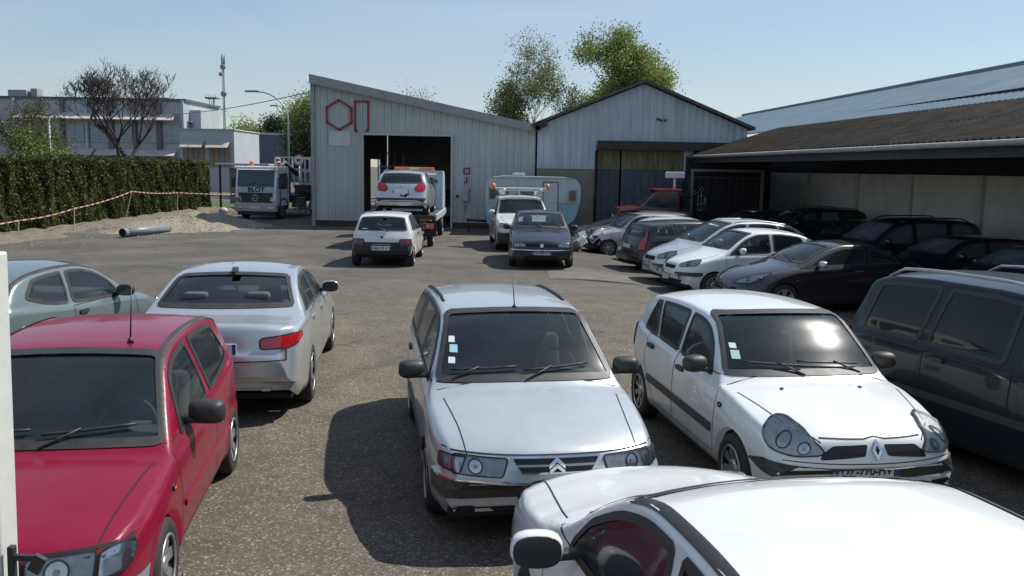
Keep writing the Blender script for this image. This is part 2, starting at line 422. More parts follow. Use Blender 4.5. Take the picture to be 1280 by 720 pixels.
    def slab(c,poly,fr,off,th,cell=.06):
        """raised moulding: patch plus skirt"""
        V,F,N=c.patch(poly,fr,off+th,cell); return c._skirt(V,F,N,th+.004)
    def _skirt(c,V,F,N,th):
        cnt={}
        for f in F:
            for a,b in zip(f,f[1:]+f[:1]): cnt[(a,b)]=1
        V=list(V);N=list(N);F=list(F);mp={}
        for (a,b) in list(cnt):
            if (b,a) in cnt: continue
            for k in (a,b):
                if k not in mp: mp[k]=len(V); V.append(V[k]-N[k]*th); N.append(N[k])
            F.append([b,a,mp[a],mp[b]])
        return V,F,N
    def obj(c,name,parts,mats,parent,smooth=True,normals=True):
        """parts: list of (V,F,N,matindex) in design space"""
        V=[];F=[];N=[];mi=[]
        for p in parts:
            o_=len(V); V+=[tuple(v) for v in p[0]]; N+=[tuple(n) for n in p[2]]; F+=[tuple(o_+k for k in f) for f in p[1]]; mi+=[p[3] if len(p)>3 else 0]*len(p[1])
        V=[(c.L/2-v[0],v[1],v[2]) for v in V]; N=[(-n[0],n[1],n[2]) for n in N]
        return meshobj(name,V,F,mats,parent,mi,smooth,N if normals else None,flip=True)
    def region(c,name,mask): 
        if name not in c.regs: c.regs.append(name)
        c.reg[mask]=c.regs.index(name)
    def cut(c,poly,fr,anyv=True):
        V=c.V; 
        if fr in('L','R'):
            sd=1 if fr=='L' else -1; iv=inside(poly,V[:,0],V[:,2])&(V[:,1]*sd>c.Wd*.42)
        elif fr=='F': iv=inside(poly,V[:,1],V[:,2])&(V[:,0]<c.L*.5)
        elif fr=='B': iv=inside(poly,V[:,1],V[:,2])&(V[:,0]>c.L*.5)
        m=iv[c.Fa].any(1) if anyv else iv[c.Fa].all(1); c.keep&=~m
    def circcut(c,cx,cz,r):
        V=c.V; iv=(np.hypot(V[:,0]-cx,V[:,2]-cz)<r)&(np.abs(V[:,1])>c.Wd*.6); c.keep&=~iv[c.Fa].any(1)

def wheel_objs(c,parent,cx,cy,R_,side,rim,det,name='wheel'):
    """wheel > tyre, rim"""
    w=empty(name); w.parent=parent; w.location=(c.L/2-cx if c else cx,cy,R_)
    b=B(); tw=.095 ; ro=R_; ri=R_*.66
    b.lathe([(ri,-tw*.9),(ri+.02,-tw),(ro-.03,-tw),(ro-.008,-tw*.8),(ro,-tw*.4),(ro,tw*.4),(ro-.008,tw*.8),(ro-.03,tw),(ri+.02,tw),(ri,tw*.9)],'y',n=32 if det else 18,cap=(False,False))
    b.build('tyre',RUB,w)
    b=B(); o_=side*1.0
    b.lathe([(ri+.002,side*tw*.92),(ri-.012,side*tw*.94),(ri-.02,side*tw*.6),(ri-.03,side*tw*.45),(.02,side*tw*.40)],'y',n=28 if det else 16,mi=1,cap=(False,True))
    # bright outer lip ring
    b.tube([(math.cos(a)*(ri-.008),side*tw*.93,math.sin(a)*(ri-.008)) for a in np.linspace(0,2*math.pi,29)],.010,6,mi=0,caps=False)
    n=rim.get('n',7); wd=rim.get('w',.045); hub=rim.get('hub',.055)
    b.lathe([(hub,side*tw*.5),(hub,side*tw*.78),(hub*.7,side*tw*.84),(.01,side*tw*.86)],'y',n=16,mi=0)
    for k in range(n):
        a=2*math.pi*k/n+.3; r0=hub*.8; r1=ri-.008; 
        Mx=Matrix.Rotation(-a,3,'Y'); ys0=side*tw*.70; ys1=side*tw*.84
        P=[(r0,ys0,-wd*.4),(r1,ys1,-wd*rim.get('fl',.75)),(r1,ys1,wd*rim.get('fl',.75)),(r0,ys0,wd*.4)]
        Q=[(p[0],p[1]-side*.025,p[2]) for p in P]
        vs_=[b.bm.verts.new(Mx@Vector(p)) for p in P+Q]; fs=[b.bm.faces.new(vs_[:4]),b.bm.faces.new(vs_[4:][::-1])]
        for i in range(4): fs.append(b.bm.faces.new((vs_[i],vs_[(i+1)%4],vs_[4+(i+1)%4],vs_[4+i])))
        bmesh.ops.recalc_face_normals(b.bm,faces=fs)
    b.build('rim',[rim.get('mat',ALU),LINER],w)
    return w
def seat(parent,x,y,z,mt,w=.48,bench=False):
    b=B(); ww=w if not bench else 1.15
    b.box((x,y,z+.07),(.5,ww,.16),bev=.04); b.box((x-.26,y,z+.38),(.14,ww-.04,.6),rot=(0,R(-14),0),bev=.05)
    for k in ([0] if not bench else [-.33,.33]): b.box((x-.36,y+k,z+.76),(.09,.26,.17),rot=(0,R(-10),0),bev=.035)
    b.build('seat' if not bench else 'rear_seat',mt,parent,smooth=True)

def build_car(sp,name,label,X,Y,yaw,group=None,res=.028,det=True,z=None,cat='car',roll=0):
    c=Car(sp,res); L=c.L; root=empty(name,(X,Y,gz(X,Y) if z is None else z),R(yaw),label,cat,group)
    body=sp['paint']; g=sp.get('gap',.007); ws=sp['ws']; rw=sp.get('rw'); cw=.022
    mats=[body,GAP,BLK]
    parts=[]
    # --- windscreen and rear window outlines (y,z)
    def screen(z0,z1,front,ins=.045,curve=.025):
        zs=np.linspace(z0,z1,7); ed=[(c.yc_at(z_+.01,front)-ins,z_) for z_ in zs]
        bot=[(y,z0+curve*0-(0) ) for y in ()]
        P=ed[:]+[(ed[-1][0]*k,z1+.028*(1-k*k)) for k in (.66,.33,0,-.33,-.66)]+[(-y,z_) for y,z_ in ed[::-1]]+[(-ed[0][0]*k,z0+.018*(1-k*k)*(1 if front else 0)) for k in (.66,.33,0,-.33,-.66)]
        return roundpoly(P,.05)
    wsp=screen(ws[0],ws[1],True,sp.get('apil',.05)); gm=sp.get('glass',GLASS); gmr=sp.get('rglass',gm)
    c.cut(shrink(wsp,cw),'F'); scr=[('windshield',wsp,'F',gm)]
    if rw: rwp=screen(rw[0],rw[1],False,sp.get('cpil',.08)); c.cut(shrink(rwp,cw),'B'); scr.append(('rear_window',rwp,'B',gmr))
    # --- side windows
    wins=[]
    for (a0,a1,b0,b1) in sp['win']:
        lo=sp.get('wlo',.018); hi=sp.get('whi',.05)
        xs=np.linspace(min(a0,a1),max(b0,b1),26); P=[]
        def xl(z_,x0,x1,zb,zt): return x0+(x1-x0)*np.clip((z_-zb)/(zt-zb),0,1)
        zt=max(c.zc(x) for x in xs)-hi; zb=min(c.belt(x) for x in xs)
        bot=[(x,c.belt(x)+lo) for x in np.linspace(a0,b0,8)]
        rise=sp.get('kick',0)
        if rise and (a0,a1,b0,b1)==sp['win'][-1]: bot=[(x,z_+rise*max(0,(x-a0)/(b0-a0))**2.5) for x,z_ in bot]
        topl=[]
        for x in np.linspace(b1,a1,12):
            z_=c.zc(x)-hi
            topl.append((x,z_))
        # left edge: follow roof edge where it is lower
        P=bot+[p for p in topl]
        # clip the A pillar corner: drop points lower than belt+lo
        P=[(x,max(z_,c.belt(x)+lo+.004)) for x,z_ in P]
        P=roundpoly(P,sp.get('wr',.035)); wins.append(P)
        for fr in 'LR': c.cut(shrink(P,cw),fr)
    # --- wheel arches
    xf_,xr_=sp['wx']; Rw=sp['R']; Ra=sp.get('Ra',Rw+.055)
    for cx in (xf_,xr_): c.circcut(cx,Rw,Ra-.02)
    # --- regions
    C=c.cen
    for nm,poly in sp.get('doors',[]):
        for sd,fr in ((1,'L'),(-1,'R')):
            m=inside(poly,C[:,0],C[:,2])&(C[:,1]*sd>c.Wd*.6)
            c.region(f'door{sd}{nm}',m)
    bn=sp.get('bonnet'); 
    if bn: 
        bp=[(x,y) for x,y in bn]+[(x,-y) for x,y in bn[::-1]]; m=inside(bp,C[:,0],C[:,1])&(C[:,0]<L*.45)&(c.N[c.Fa].mean(1)[:,2]>.25); c.region('bonnet',m)
    bz=sp.get('bump_z',.50); bfx=sp.get('bump_x',(.42,.42))
    m=(C[:,0]<bfx[0])&(C[:,2]<bz); c.region('front_bumper',m)
    m=(C[:,0]>L-bfx[1])&(C[:,2]<sp.get('bump_zr',bz)); c.region('rear_bumper',m)
    # --- shell objects
    bmt=sp.get('bump',body)
    for ri,rn in enumerate(c.regs):
        idx=np.where((c.reg==ri)&c.keep)[0]
        if not len(idx): continue
        used=np.unique(c.Fa[idx]); mp_=-np.ones(len(c.V),int); mp_[used]=np.arange(len(used))
        Fs=[tuple(int(mp_[k]) for k in c.F[i]) for i in idx]
        prt=[(c.V[used],Fs,c.N[used],0)]
        if rn=='body': shell=prt; continue
        nm='door' if rn.startswith('door') else rn
        mt=bmt if 'bumper' in rn else body
        ob=c.obj(nm,prt,[mt],root)
        if nm=='door' and det and sp.get('handle',True):
            sd=1 if rn.startswith('door1') else -1; poly=dict(sp['doors'])[rn[5:] if sd==1 else rn[6:]]
            xm=max(p[0] for p in poly)-.17; zh=c.belt(xm)-sp.get('hz',.09); fr='L' if sd==1 else 'R'
            hp=roundpoly([(xm-.085,zh-.022),(xm+.085,zh-.022),(xm+.085,zh+.022),(xm-.085,zh+.022)],.02)
            V,F,N=c.slab(hp,fr,.0,.022,.2); c.obj('handle',[(V,F,N,0)],[sp.get('hmat',BLK)],ob,normals=False,smooth=False)
    seams=[]
    for nm,poly in sp.get('doors',[]):
        n=len(poly)
        for fr in 'LR':
            P=[]; 
            for i in range(n):
                a=np.array(poly[i]);b_=np.array(poly[(i+1)%n]);k=max(1,int(np.linalg.norm(b_-a)/.04)); P+=[a+(b_-a)*t/k for t in range(k)]
            P.append(P[0]); seg=[]
            for p in P:
                ok=min(np.hypot(p[0]-xf_,p[1]-Rw),np.hypot(p[0]-xr_,p[1]-Rw))>Ra
                if ok: seg.append(tuple(p))
                if (not ok or p is P[-1]) and len(seg)>1: seams.append(c.strip(seg,g,fr,.0025)+(1,)); 
                if not ok: seg=[]
    if bn:
        for sd in (1,-1): seams.append(c.strip([(x,y*sd) for x,y in bn],g*1.1,'T',.003)+(1,))
        x0,y0=bn[0]; 
    for fr in 'FB':
        if fr=='F' and not sp.get('fgap',True): continue
    for ln,fr in sp.get('seams',[]): seams.append(c.strip(ln,g,fr,.003)+(1,))
    # roof gutters
    gt=sp.get('gutter')
    if gt:
        x0,x1,wd=gt
        for sd in (1,-1):
            ln=[(x,(float(np.interp(x,c.E[:,0],c.E[:,1]))-.03)*sd) for x in np.linspace(x0,x1,24)]
            seams.append(c.strip(ln,wd,'T',.006)+(2,))
    # arch lips
    for cx in (xf_,xr_):
        for fr in 'LR':
            a=np.linspace(R(-18),R(198),30); V=[];N=[];F=[]
            for t in a:
                for rr,of in ((Ra+.03,.001),(Ra+.002,.010),(Ra-.012,.004),(Ra-.03,-.05)):
                    p=(cx+rr*math.cos(t),max(Rw+rr*math.sin(t),float(c.botf(cx))+.005)); h,nn=c.hit(p,fr,of)
                    nn=Vector(nn); V.append(h);N.append(nn)
            for i in range(29):
                for j in range(3): F.append([4*i+j,4*i+j+1,4*i+4+j+1,4*i+4+j])
            seams.append(c._orient(V,F,N)+(sp.get('archmat',0),))
    pr=shell+seams
    bo=c.obj('body',pr,mats,root)
    # underside, arch liners
    b=B(); zz=.27
    for x0,x1,hw in ((.12,xf_-Ra,c.Wd-.12),(xf_-Ra,xf_+Ra,c.Wd-.32),(xf_+Ra,xr_-Ra,c.Wd-.07),(xr_-Ra,xr_+Ra,c.Wd-.32),(xr_+Ra,L-.16,c.Wd-.14)):
        b.box((L/2-(x0+x1)/2,0,zz),(x1-x0-.002,2*hw,.06))
    for cx in (xf_,xr_):
        for sd in (1,-1):
            n=14; A=np.linspace(0,math.pi,n+1); yi=sd*(c.Wd-.32); yo=sd*(c.Wd-.035); vv=[]
            for t in A:
                vv.append((b.bm.verts.new((L/2-(cx+(Ra+.0)*math.cos(t)),yo,Rw+Ra*math.sin(t))),b.bm.verts.new((L/2-(cx+Ra*math.cos(t)),yi,Rw+Ra*math.sin(t)))))
            for i in range(n): b.bm.faces.new((vv[i][0],vv[i+1][0],vv[i+1][1],vv[i][1]))
            b.bm.faces.new([v[1] for v in vv])
    b.build('underbody',LINER,root)
    # glass
    for nm,P,fr,gg in scr:
        V,F,N=c.patch(P,fr,.003,.09); o_=c.obj(nm,[(V,F,N,0)],[gg],root)
        c.obj('window_seal',[c.ring(P,sp.get('ringw',.026),fr,.0105,wo=.014 if sp.get('ringw',.026)>.02 else .008)+(0,)],[BLK],o_)
    for k,P in enumerate(wins):
        for fr in 'LR':
            V,F,N=c.patch(P,fr,.003,.09); o_=c.obj('side_window',[(V,F,N,0)],[sp.get('sglass',gm) if k==0 else sp.get('bglass',gmr)],root)
            c.obj('window_seal',[c.ring(P,sp.get('sealw',.028),fr,.0085,wo=.010)+(0,)],[sp.get('sealm',BLK)],o_)
    # wheels
    for cx,tn in ((xf_,'f'),(xr_,'r')):
        for sd in (1,-1): wheel_objs(c,root,cx,sd*(c.Wd-.105-sp.get('track',.0)),Rw,sd,sp.get('rim',{}),det)
    # lamps: (name, [(x,y,z)...] as seen in the given frame)
    for lamp in sp.get('lamps',[]):
        nm,poly,fr0,kind=lamp[:4]
        for sd in (1,-1):
            fr=fr0 if isinstance(fr0,str) else (fr0[0],sd,R(fr0[1])); q=[(p[0]*(sd if fr in('F','B') else 1),p[1]) for p in poly]; mir_=fr in('F','B')
            if fr0 in('L',): fr='L' if sd==1 else 'R'; q=poly
            q=roundpoly(q,lamp[5] if len(lamp)>5 else .03)
            pm={'head':(BLK,HGL),'red':(REDL,None),'amber':(AMB,None),'clear':(REFL,HGL),'smoke':(mat('dark_lens',(.12,.01,.015),.2,coat=1),None)}[kind]
            prt=[c.patch(q,fr,.004,.05)+(0,)]; ms=[pm[0],REFL,GAP]
            if kind=='head': 
                ms[0]=mat('lamp_housing',(.80,.83,.85),.45,.0,noise=.35,nscale=20)
                for (u,v,r_) in (lamp[4] if len(lamp)>4 and lamp[4] else []):
                    uu=u*(sd if fr in('F','B') else 1)
                    prt.append(c.patch(circ(uu,v,r_,18),fr,.008,.2)+(1,)); prt.append(c.ring(circ(uu,v,r_,18),r_*.16,fr,.014,.2)+(2,)); prt.append(c.patch(circ(uu,v,r_*.28,10),fr,.013,.2)+(0,))
            if pm[1]:
                o_=c.obj(nm,prt,ms,root); V,F,N=c.patch(q,fr,.018,.05); V,F,N=c._skirt(V,F,N,.016); c.obj('lens',[(V,F,N,0)],[pm[1]],o_)
                c.obj('lens_seal',[c.ring(q,.004,fr,.020,wo=.004)+(0,)],[GAP],o_)
            else:
                V,F,N=c.patch(q,fr,.012,.05); V,F,N=c._skirt(V,F,N,.014); ob=c.obj(nm,[(V,F,N,0)]+([c.ring(q,.007,fr,.013,wo=.006)+(2,)]),ms,root)
    # decals: (name, poly, frame, material, thickness[, mirrored])
    for d in sp.get('decals',[]):
        nm,poly,fr,m_,th=d[:5]; mir=len(d)>5 and d[5]; rr=d[6] if len(d)>6 else .015
        for sd in ((1,-1) if mir else (1,)):
            f2=fr; q=poly
            if fr=='LR': f2='L' if sd==1 else 'R'
            elif isinstance(fr,tuple): f2=(fr[0],sd,R(fr[1]))
            elif mir: q=[(p[0],p[1]*sd) if fr=='T' else (p[0]*sd,p[1]) for p in poly]
            q=roundpoly(q,rr); V,F,N=c.slab(q,f2,.001,th,.07); c.obj(nm,[(V,F,N,0)],[m_],root,normals=False,smooth=False)
    # mirrors
    if sp.get('mirror',True):
        mx_,mz=sp['mirror'] if isinstance(sp.get('mirror'),tuple) else (sp['win'][0][0]+.16,c.belt(sp['win'][0][0]+.16)+.07)
        for sd in (1,-1):
            yb=float(c.hit((mx_,mz-.04),'L')[0].y); b=B(); xx=L/2-mx_
            k=sp.get('mk',1.0)
            n_=12; b.lathe([(.0,.062),(.035,.058),(.062,.040),(.074,.012),(.076,-.02),(.072,-.045),(.064,-.05)],'x',(0,0,0),20,cap=(False,True)); 
            sq=sp.get('mq',.75)
            for v in b.bm.verts:
                r_=math.hypot(v.co.y,v.co.z)
                if r_>1e-4: a_=math.atan2(v.co.z,v.co.y); v.co.y=r_*math.copysign(abs(math.cos(a_))**sq,math.cos(a_)); v.co.z=r_*math.copysign(abs(math.sin(a_))**sq,math.sin(a_))
            for v in b.bm.verts: v.co=Matrix.Translation((xx,sd*(yb+.135+sp.get('marm',0)),mz+.012))@Matrix.Rotation(sd*R(-8),4,'Z')@Vector((v.co.x*k*1.05,v.co.y*1.45*k,v.co.z*.98*k))
            b.box((xx+.01,sd*(yb+.03+sp.get('marm',0)/2),mz-.035),(.07,.12+sp.get('marm',0),.04),bev=.012,mi=1)
            mo=b.build('side_mirror',[sp.get('mirm',BLK),BLK],root,smooth=True)
            b=B(); b.lathe([(.069,-.056),(.069,-.044)],'x',(0,0,0),20)
            sq=sp.get('mq',.75)
            for v in b.bm.verts:
                r_=math.hypot(v.co.y,v.co.z)
                if r_>1e-4: a_=math.atan2(v.co.z,v.co.y); v.co.y=r_*math.copysign(abs(math.cos(a_))**sq,math.cos(a_)); v.co.z=r_*math.copysign(abs(math.sin(a_))**sq,math.sin(a_))
            for v in b.bm.verts: v.co=Matrix.Translation((xx,sd*(yb+.135+sp.get('marm',0)),mz+.012))@Matrix.Rotation(sd*R(-8),4,'Z')@Vector((v.co.x*k*1.05,v.co.y*1.45*k,v.co.z*.98*k))
            b.build('mirror_glass',mat('mirror_dark',(.05,.055,.06),.08,spec=1.0),mo)
    # wipers
    if det:
        for k,(y0,y1) in enumerate(sp.get('wipers',[(.42,-.12),(-.12,-.58)])):
            zc_=ws[0]+.035; b=B(); pts=[]
            for t in np.linspace(0,1,7):
                h,nn=c.hit((lerp(y0,y1,t),zc_+.02+.03*t*(1-k*.2)),'F',.03); pts.append((L/2-h.x,h.y,h.z))
            b.tube(pts,.009,6); h,nn=c.hit((y0-.0,zc_-.03),'F',.01); b.tube([(L/2-h.x,h.y,h.z),((pts[2][0]+pts[3][0])/2,(pts[2][1]+pts[3][1])/2,pts[3][2]+.012)],.008,6); b.build('wiper',BLK,root)
        if sp.get('rwiper') and rw:
            y0,y1=sp['rwiper']; b=B(); h,_=c.hit((y0,rw[0]-.03),'B',.02); h2,_=c.hit((y1,rw[0]+.10),'B',.03); b.tube([(L/2-h.x,h.y,h.z),(L/2-h2.x,h2.y,h2.z)],.011,6); b.build('rear_wiper',BLK,root)
    # aerial
    if sp.get('aerial'):
        ax_,ay,ln,tilt=sp['aerial']; h,nn=c.hit((ax_,ay),'T',0); b=B(); px_=L/2-h.x
        b.lathe([(.022,0),(.02,.02),(.008,.04)],'z',(px_,h.y,h.z-.003),12); b.tube([(px_,h.y,h.z+.03),(px_+tilt,h.y,h.z+ln)],.006,6,r2=.003); b.build('aerial',BLK,root)
    # roof rails
    if sp.get('rails'):
        x0,x1,inset,rm=sp['rails']
        for sd in (1,-1):
            pts=[]
            for t in np.linspace(0,1,10):
                x=lerp(x0,x1,t); y=(float(np.interp(x,c.E[:,0],c.E[:,1]))-inset)*sd; h,_=c.hit((x,y),'T',0); pts.append((L/2-x,h.y,h.z+ (sp.get('railh',.045) if 0<t<1 else .0)))
            b=B(); b.tube(pts,.016,8); b.build('roof_rail',rm,root)
    # interior
    if det!=None:
        b=B(); xd=float(np.interp(ws[0]+.02,[c.top(s_) for s_ in np.linspace(.8,1.6,60)],np.linspace(.8,1.6,60))) if True else 1.2
        xd=min(max(xd,.9),1.6)
        b.box((L/2-(xd+.38),0,ws[0]-.13),(.5,c.Wd*2-.30,.2),bev=.05); b.build('dashboard',CABIN,root,smooth=True)
        sm=sp.get('seatm',CLOTH); xs=xd+1.2; zs=.36
        for sd in (1,-1): seat(root,L/2-xs,sd*.36,zs,sm)
        if L>3.5: seat(root,L/2-min(xs+.85,xr_-.38),0,zs+.02,sm,bench=True)
        b=B(); b.tube([(0,math.cos(a)*.18,math.sin(a)*.18) for a in np.linspace(0,2*math.pi,25)],.014,6,caps=False); b.box((0,0,0),(.03,.3,.05)); b.box((.05,0,-.02),(.1,.09,.09),bev=.02)
        b.xf(Matrix.Translation((L/2-(xd+.62),.36,ws[0]-.04))@Matrix.Rotation(R(-25),4,'Y')); b.build('steering_wheel',CABIN,root,smooth=True)
        # floor of the cabin
        b=B(); b.box((L/2-(xd+xr_+.3)/2,0,.33),(xr_+.3-xd,c.Wd*2-.16,.04)); b.build('cabin_floor',CABIN,root)
    # plates: (frame, y, z, text)
    for pl in sp.get('plates',[]):
        fr,y,z_,tx=pl; h,nn=c.hit((y,z_),fr,.012); sx_=1 if fr=='F' else -1
        b=B(); px_=L/2-h.x+ (.006*sx_); b.box((px_,y,z_),(.012,.52,.11),bev=.003); b.box((px_+.0005*sx_,y-.238*sx_*-1 if False else y+(.238 if fr=='B' else -.238),z_),(.0135,.036,.104),mi=1); b.box((px_+.0005*sx_,y-(.238 if fr=='B' else -.238),z_),(.0135,.036,.104),mi=1)
        po=b.build('number_plate',[WHP,BLUP],root)
        if tx:
            Mx=Matrix.Translation((px_+.0085*sx_,y,z_))@Matrix.Rotation(R(90)*sx_,4,'Z')@Matrix.Rotation(R(90),4,'X')
            text('plate_lettering',tx,.098,BLK,po,Mx,.002,.86)
    c.root=root
    return c,root
# ================================================================ car kinds
def dr(a,b,lo,hi,sl=0,sb=0): # door outline: a front edge, b rear edge
    return [(a,lo),(b-sb,lo),(b,lo+.35),(b+sl,hi),(a-.02,hi),(a-.01,lo+.3)]
P_RED=paint('crimson_paint',(.20,.003,.027),dust=.01)
P_RED.node_tree.nodes['Principled BSDF'].inputs['Coat Weight'].default_value=.45; P_RED.node_tree.nodes['Principled BSDF'].inputs['Specular IOR Level'].default_value=.25
P_SIL=paint('silver_paint',(.58,.61,.62),.45,.30)
P_SIL2=paint('bright_silver_paint',(.54,.57,.58),.55,.27)
P_WHT=paint('white_paint',(.76,.78,.77),dust=.08)
P_WHT2=paint('white_paint_worn',(.70,.71,.70),dust=.14)
P_BLK=paint('black_paint',(.010,.011,.013),rough=.25,dust=.025)
P_BLK.node_tree.nodes['Principled BSDF'].inputs['Coat Weight'].default_value=.5
P_BLU=paint('midnight_blue_paint',(.008,.011,.022),dust=.02)
P_ESP=paint('dark_petrol_paint',(.008,.016,.023),0,dust=.012)
P_ESP.node_tree.nodes['Principled BSDF'].inputs['Coat Weight'].default_value=.3; P_ESP.node_tree.nodes['Principled BSDF'].inputs['Specular IOR Level'].default_value=.2
P_AUB=paint('aubergine_paint',(.016,.010,.015),0,dust=.02)
P_TEAL=paint('pale_green_silver_paint',(.165,.22,.215),.4,.3)
P_GRY=paint('dark_grey_paint',(.10,.11,.115),.5,.3)
GBMP=mat('grey_bumper',(.22,.26,.30),.55,noise=.25,nscale=8)
DBMP=mat('charcoal_bumper',(.035,.034,.036),.5,noise=.3,nscale=10,col2=(.06,.056,.054))
BMPC=mat('brown_grey_bumper',(.075,.068,.066),.42,noise=.3,nscale=7,col2=(.045,.042,.04))
REDSEAT=mat('red_seat_cloth',(.35,.012,.02),.85,noise=.3,nscale=20)

def sp_xsara():
    return dict(L=4.37,W=1.70,paint=P_SIL,R=.295,wx=(.86,3.40),tumble=19,bowf=.20,bowr=.07,crown=.045,
     top=[(0,.50),(.02,.60),(.06,.685),(.16,.735),(.5,.815),(.9,.875),(1.06,.90),(1.14,.935),(1.5,1.165),(1.86,1.36),(2.15,1.41),(2.7,1.425),(3.3,1.41),(3.9,1.36),(4.08,1.31),(4.17,1.18),(4.27,.98),(4.31,.88),(4.35,.62),(4.37,.48)],
     belt=[(0,.46),(.1,.64),(.5,.75),(1.1,.85),(2.4,.90),(3.6,.93),(4.2,.96),(4.37,.46)],
     ws=(.925,1.365),rw=(.98,1.29),apil=.03,
     win=[(1.38,1.62,2.27,2.27),(2.33,2.33,3.02,3.22),(3.12,3.32,4.0,3.95)],
     doors=[('a',dr(1.18,2.30,.30,.915)),('b',dr(2.31,3.28,.30,.93,-.03,.30))],
     bonnet=[(.10,.60),(.5,.63),(1.0,.69)],seams=[([(-.76,.678),(.76,.678)],'F')],bump=P_SIL,bump_z=.47,bump_x=(.55,.35),
     lamps=[('headlight',[(.33,.655),(.37,.535),(.70,.545),(.69,.66)],'F','head',[(.55,.60,.05)],.02),
            ('turn_signal',[(.53,.655),(.54,.545),(.76,.57),(.78,.645)],('F',45),'clear',None,.02),
            ('tail_light',[(.46,.62),(.66,.62),(.64,1.02),(.50,1.0)],('B',45),'red')],
     decals=[('grille',[(-.30,.655),(-.24,.565),(.24,.565),(.30,.655)],'F',mat('grille_black',(.012,.012,.013),.5),.006),
             ('grille_trim',[(-.31,.668),(-.31,.656),(.31,.656),(.31,.668)],'F',CHR,.01,False,.003),
             ('grille_trim',[(-.25,.568),(-.245,.557),(.245,.557),(.25,.568)],'F',CHR,.01,False,.003),
             ('grille_bar',[(-.27,.618),(-.27,.604),(.27,.604),(.27,.618)],'F',GALV,.012,False,.003),
             ('bumper_moulding',[(-.66,.50),(-.66,.365),(.66,.365),(.66,.50)],'F',BMPC,.022),
             ('bumper_corner',[(.50,.50),(.50,.365),(.86,.385),(.86,.50)],('F',45),BMPC,.022,True),
             ('bumper_trim',[(-.66,.512),(-.66,.499),(.66,.499),(.66,.512)],'F',CHR,.026,False,.004),
             ('bumper_trim',[(.50,.512),(.50,.499),(.86,.499),(.86,.512)],('F',45),CHR,.026,True,.004),
             ('air_intake',[(-.45,.30),(-.40,.245),(.40,.245),(.45,.30)],'F',LINER,.004),
             ('fog_recess',[(.55,.31),(.55,.25),(.72,.25),(.72,.31)],'F',LINER,.004,True),
             ('side_moulding',[(1.0,.50),(1.0,.43),(3.0,.43),(3.0,.50)],'LR',BLK,.014,True),
             ('rear_moulding',[(-.80,.52),(-.80,.38),(.80,.38),(.80,.52)],'B',BLK,.02),
             ('windscreen_sticker',[(-.60,1.10),(-.535,1.10),(-.53,1.15),(-.592,1.15)],'F',mat('sticker_pale_blue',(.35,.55,.65),.5),.008,False,.004),
             ('windscreen_sticker',[(-.60,1.165),(-.55,1.165),(-.545,1.205),(-.592,1.205)],'F',WHP,.008,False,.004),
             ('windscreen_sticker',[(-.62,1.03),(-.565,1.03),(-.56,1.07),(-.612,1.07)],'F',WHP,.008,False,.004),
             ('chevron',[(-.055,.615),(0,.66),(.055,.615),(.055,.588),(0,.632),(-.055,.588)],'F',CHR,.024,False,.002),
             ('chevron',[(-.055,.578),(0,.622),(.055,.578),(.055,.552),(0,.596),(-.055,.552)],'F',CHR,.026,False,.002)],
     wipers=[(-.02,.52),(-.60,-.08)],aerial=(1.98,0.02,.27,-.12),rails=(2.45,3.95,.05,BLK),railh=.012,
     rim=dict(n=8,w=.05,hub=.07),hmat=BLK,mirror=(1.48,.955),mq=.6)
